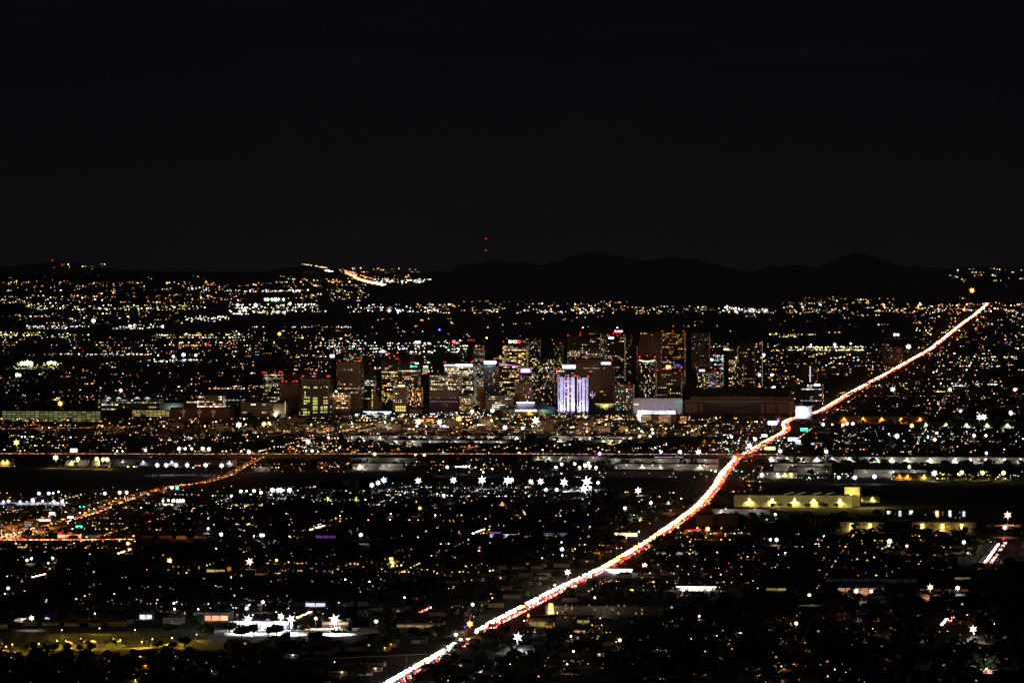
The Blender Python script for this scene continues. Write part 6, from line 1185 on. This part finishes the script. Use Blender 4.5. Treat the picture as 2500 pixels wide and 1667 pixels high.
rf = MB(); rf.v += [(-7.6, -5.1, 3), (7.6, -5.1, 3), (7.6, 5.1, 3), (-7.6, 5.1, 3), (-3.4, 0, 4.8), (3.4, 0, 4.8)]
for f in ((0, 1, 5, 4), (1, 2, 5), (2, 3, 4, 5), (3, 0, 4)): rf.f.append(f); rf.m.append(0); rf.g.append((0, 0, 0))
RF = [rf.mesh('roof', [wall(c)]) for c in ((.1, .07, .05), (.12, .12, .12))]
def wn(c, b): m_ = MB(); m_.box(-.7, .7, -.1, .02, -.55, .55, 0, gl(c, b)); return m_.mesh('window', [GLOW])
WIN = [wn('warm', .003), wn('warm', .9), wn('yel', .6), wn('cool', .7), wn('peach', .8)]
dr_ = MB(); dr_.box(-.5, .5, -.08, .02, 0, 2.1); DR = dr_.mesh('door', [M_BROWN]); PL = {}
for c in ('warm', 'white', 'amber', 'peach', 'cool'): m_ = MB(); m_.ball(0, 0, 0, .3, gl(c, 7)); PL[c] = m_.mesh('porch_lamp', [GLOW])
hs = []; t = 3120.0
while t < 9800:
    s = -1400.0
    while s < 1500:
        x = s * E[0] + t * N[0]; y = s * E[1] + t * N[1]
        if rnd.random() < .62 and 3140 < y and free(x, y): hs.append((x + rnd.uniform(-2, 2), y + rnd.uniform(-3, 3)))
        s += 19 if t < 5200 else 30
    t += (34 if t < 5200 else 70)
hs.sort(key=lambda p_: p_[1]); nh, fh_ = hs[:300], hs[300:]
for i, (x, y) in enumerate(nh):
    k = rnd.randrange(4); lit = rnd.random(); c = rnd.choice(tuple(PL)); u, v = UV(x, y, 0)
    st_ = 'porch-lit' if lit < .16 else 'window-lit' if lit < .3 else 'dark'
    r = thing('house', '%s %s bungalow %s' % (st_, WN[k], near(u, v)), 'house', (x, y, 0), TH + rnd.choice((0, 0, math.pi / 2)), 'bungalows in the dark foreground'); ob('walls', WM[k], r); ob('roof', rnd.choice(RF), r)
    ob('door', DR, r, (2, -4.5, 0)); ob('window', WIN[rnd.randrange(1, 5)] if .16 <= lit < .3 else WIN[0], r, (4.6, -4.5, 1.6)); ob('window', WIN[0], r, (.2, -4.5, 1.6))
    if lit < .16:
        ob('porch_lamp', PL[c], r, (3, -4.9, 2.5))
        if i % 2: light(r, (3, -5.4, 2.4), c, 120, .2)
mb = MB()
for (x, y) in fh_[:5200]:
    a, b = rnd.uniform(5, 8), rnd.uniform(4, 7); h = rnd.uniform(2.8, 4); mb.box(x - a, x + a, y - b, y + b, 0, h, rnd.randrange(2), bottom=False); mb.box(x - a - .4, x + a + .4, y - b - .4, y + b + .4, h, h + 1.5, 2, top=3, bottom=False)
    if rnd.random() < .10: mb.box(x - .8, x + .8, y - b - .2, y - b, 1, 2.2, 3, gl(rnd.choice(('warm', 'yel', 'peach', 'cool')), rnd.uniform(.3, 1.5)))
ob('distant_houses', mb.mesh('distant_houses', [WM[0].materials[0], WM[1].materials[0], RF[0].materials[0], GLOW]), label='dark mass of small houses across the middle distance', category='houses', kind='stuff')
k = 0; cand = []
while len(cand) < 5200:
    y = 3150 + (rnd.random() ** 1.3) * 6500; x = rnd.uniform(-.125, .125) * y
    if free(x, y, 4): cand.append((x, y))
cand.sort(key=lambda p_: p_[1])
for (x, y) in cand[:300 - ntree - 0]:
    u, v = UV(x, y, 0); h = rnd.uniform(5, 10); tree(x, y, 0, h, h * rnd.uniform(.45, .62), '%s unlit tree %s' % (rnd.choice(('broad', 'round', 'ragged', 'small')) if h < 8 else 'tall', near(u, v)), 'trees')
far_t = cand[300 - ntree:]; nl_ = 42; n = len(far_t); Pc = np.array([(x, y, 0) for x, y in far_t]); hh = nrs.uniform(5, 10, n); R = hh * nrs.uniform(.45, .62, n)
d = nrs.randn(n, nl_, 3); d /= np.linalg.norm(d, axis=2)[:, :, None]; d *= nrs.uniform(.6, 1, (n, nl_, 1)); P_ = Pc[:, None, :] + d * R[:, None, None] * np.array([1, 1, .8]); P_[:, :, 2] += (hh - R * .7)[:, None]; P_ = P_.reshape(-1, 3)
a = nrs.randn(len(P_), 3); a /= np.linalg.norm(a, axis=1)[:, None]; b = np.cross(a, nrs.randn(len(P_), 3)); b /= np.linalg.norm(b, axis=1)[:, None]; sz = (np.repeat(R, nl_) * .26)[:, None]
ob('distant_trees', quads_mesh('distant_trees', P_, a * sz, b * sz, M_LEAF), label='dark tree crowns between the houses of the middle distance', category='trees', kind='stuff')
print('LIGHTS', nlight, len([o for o in S.objects if o.type == 'LIGHT']), 'OBJ', len(S.objects), 'lamps', len(lamps), 'cars', len(cars), 'houses', len(hs))

# ------------------------------------------------------------------ look-alikes: say which one by its place among them
ORD = 'first second third fourth fifth sixth seventh eighth ninth tenth eleventh twelfth thirteenth fourteenth fifteenth sixteenth seventeenth eighteenth nineteenth twentieth'.split()
bpy.context.view_layer.update()
from collections import defaultdict
dup = defaultdict(list)
for o in S.objects:
    if o.parent is None and 'label' in o and 'category' in o and o.get('kind') is None: dup[o['label']].append(o)
for lab, os_ in dup.items():
    if len(os_) < 2: continue
    os_.sort(key=lambda o: o.location.x / o.location.y)
    n = len(os_)
    for i, o in enumerate(os_):
        if n == 2: t = ('left', 'right')[i] + ' of two'
        elif i == n - 1: t = 'rightmost'
        elif i >= n / 2 and n - 1 - i < 20: t = ORD[n - 1 - i] + ' from right'
        elif i < 20: t = ORD[i] + ' from left'
        else: continue
        o['label'] = lab + ', ' + t
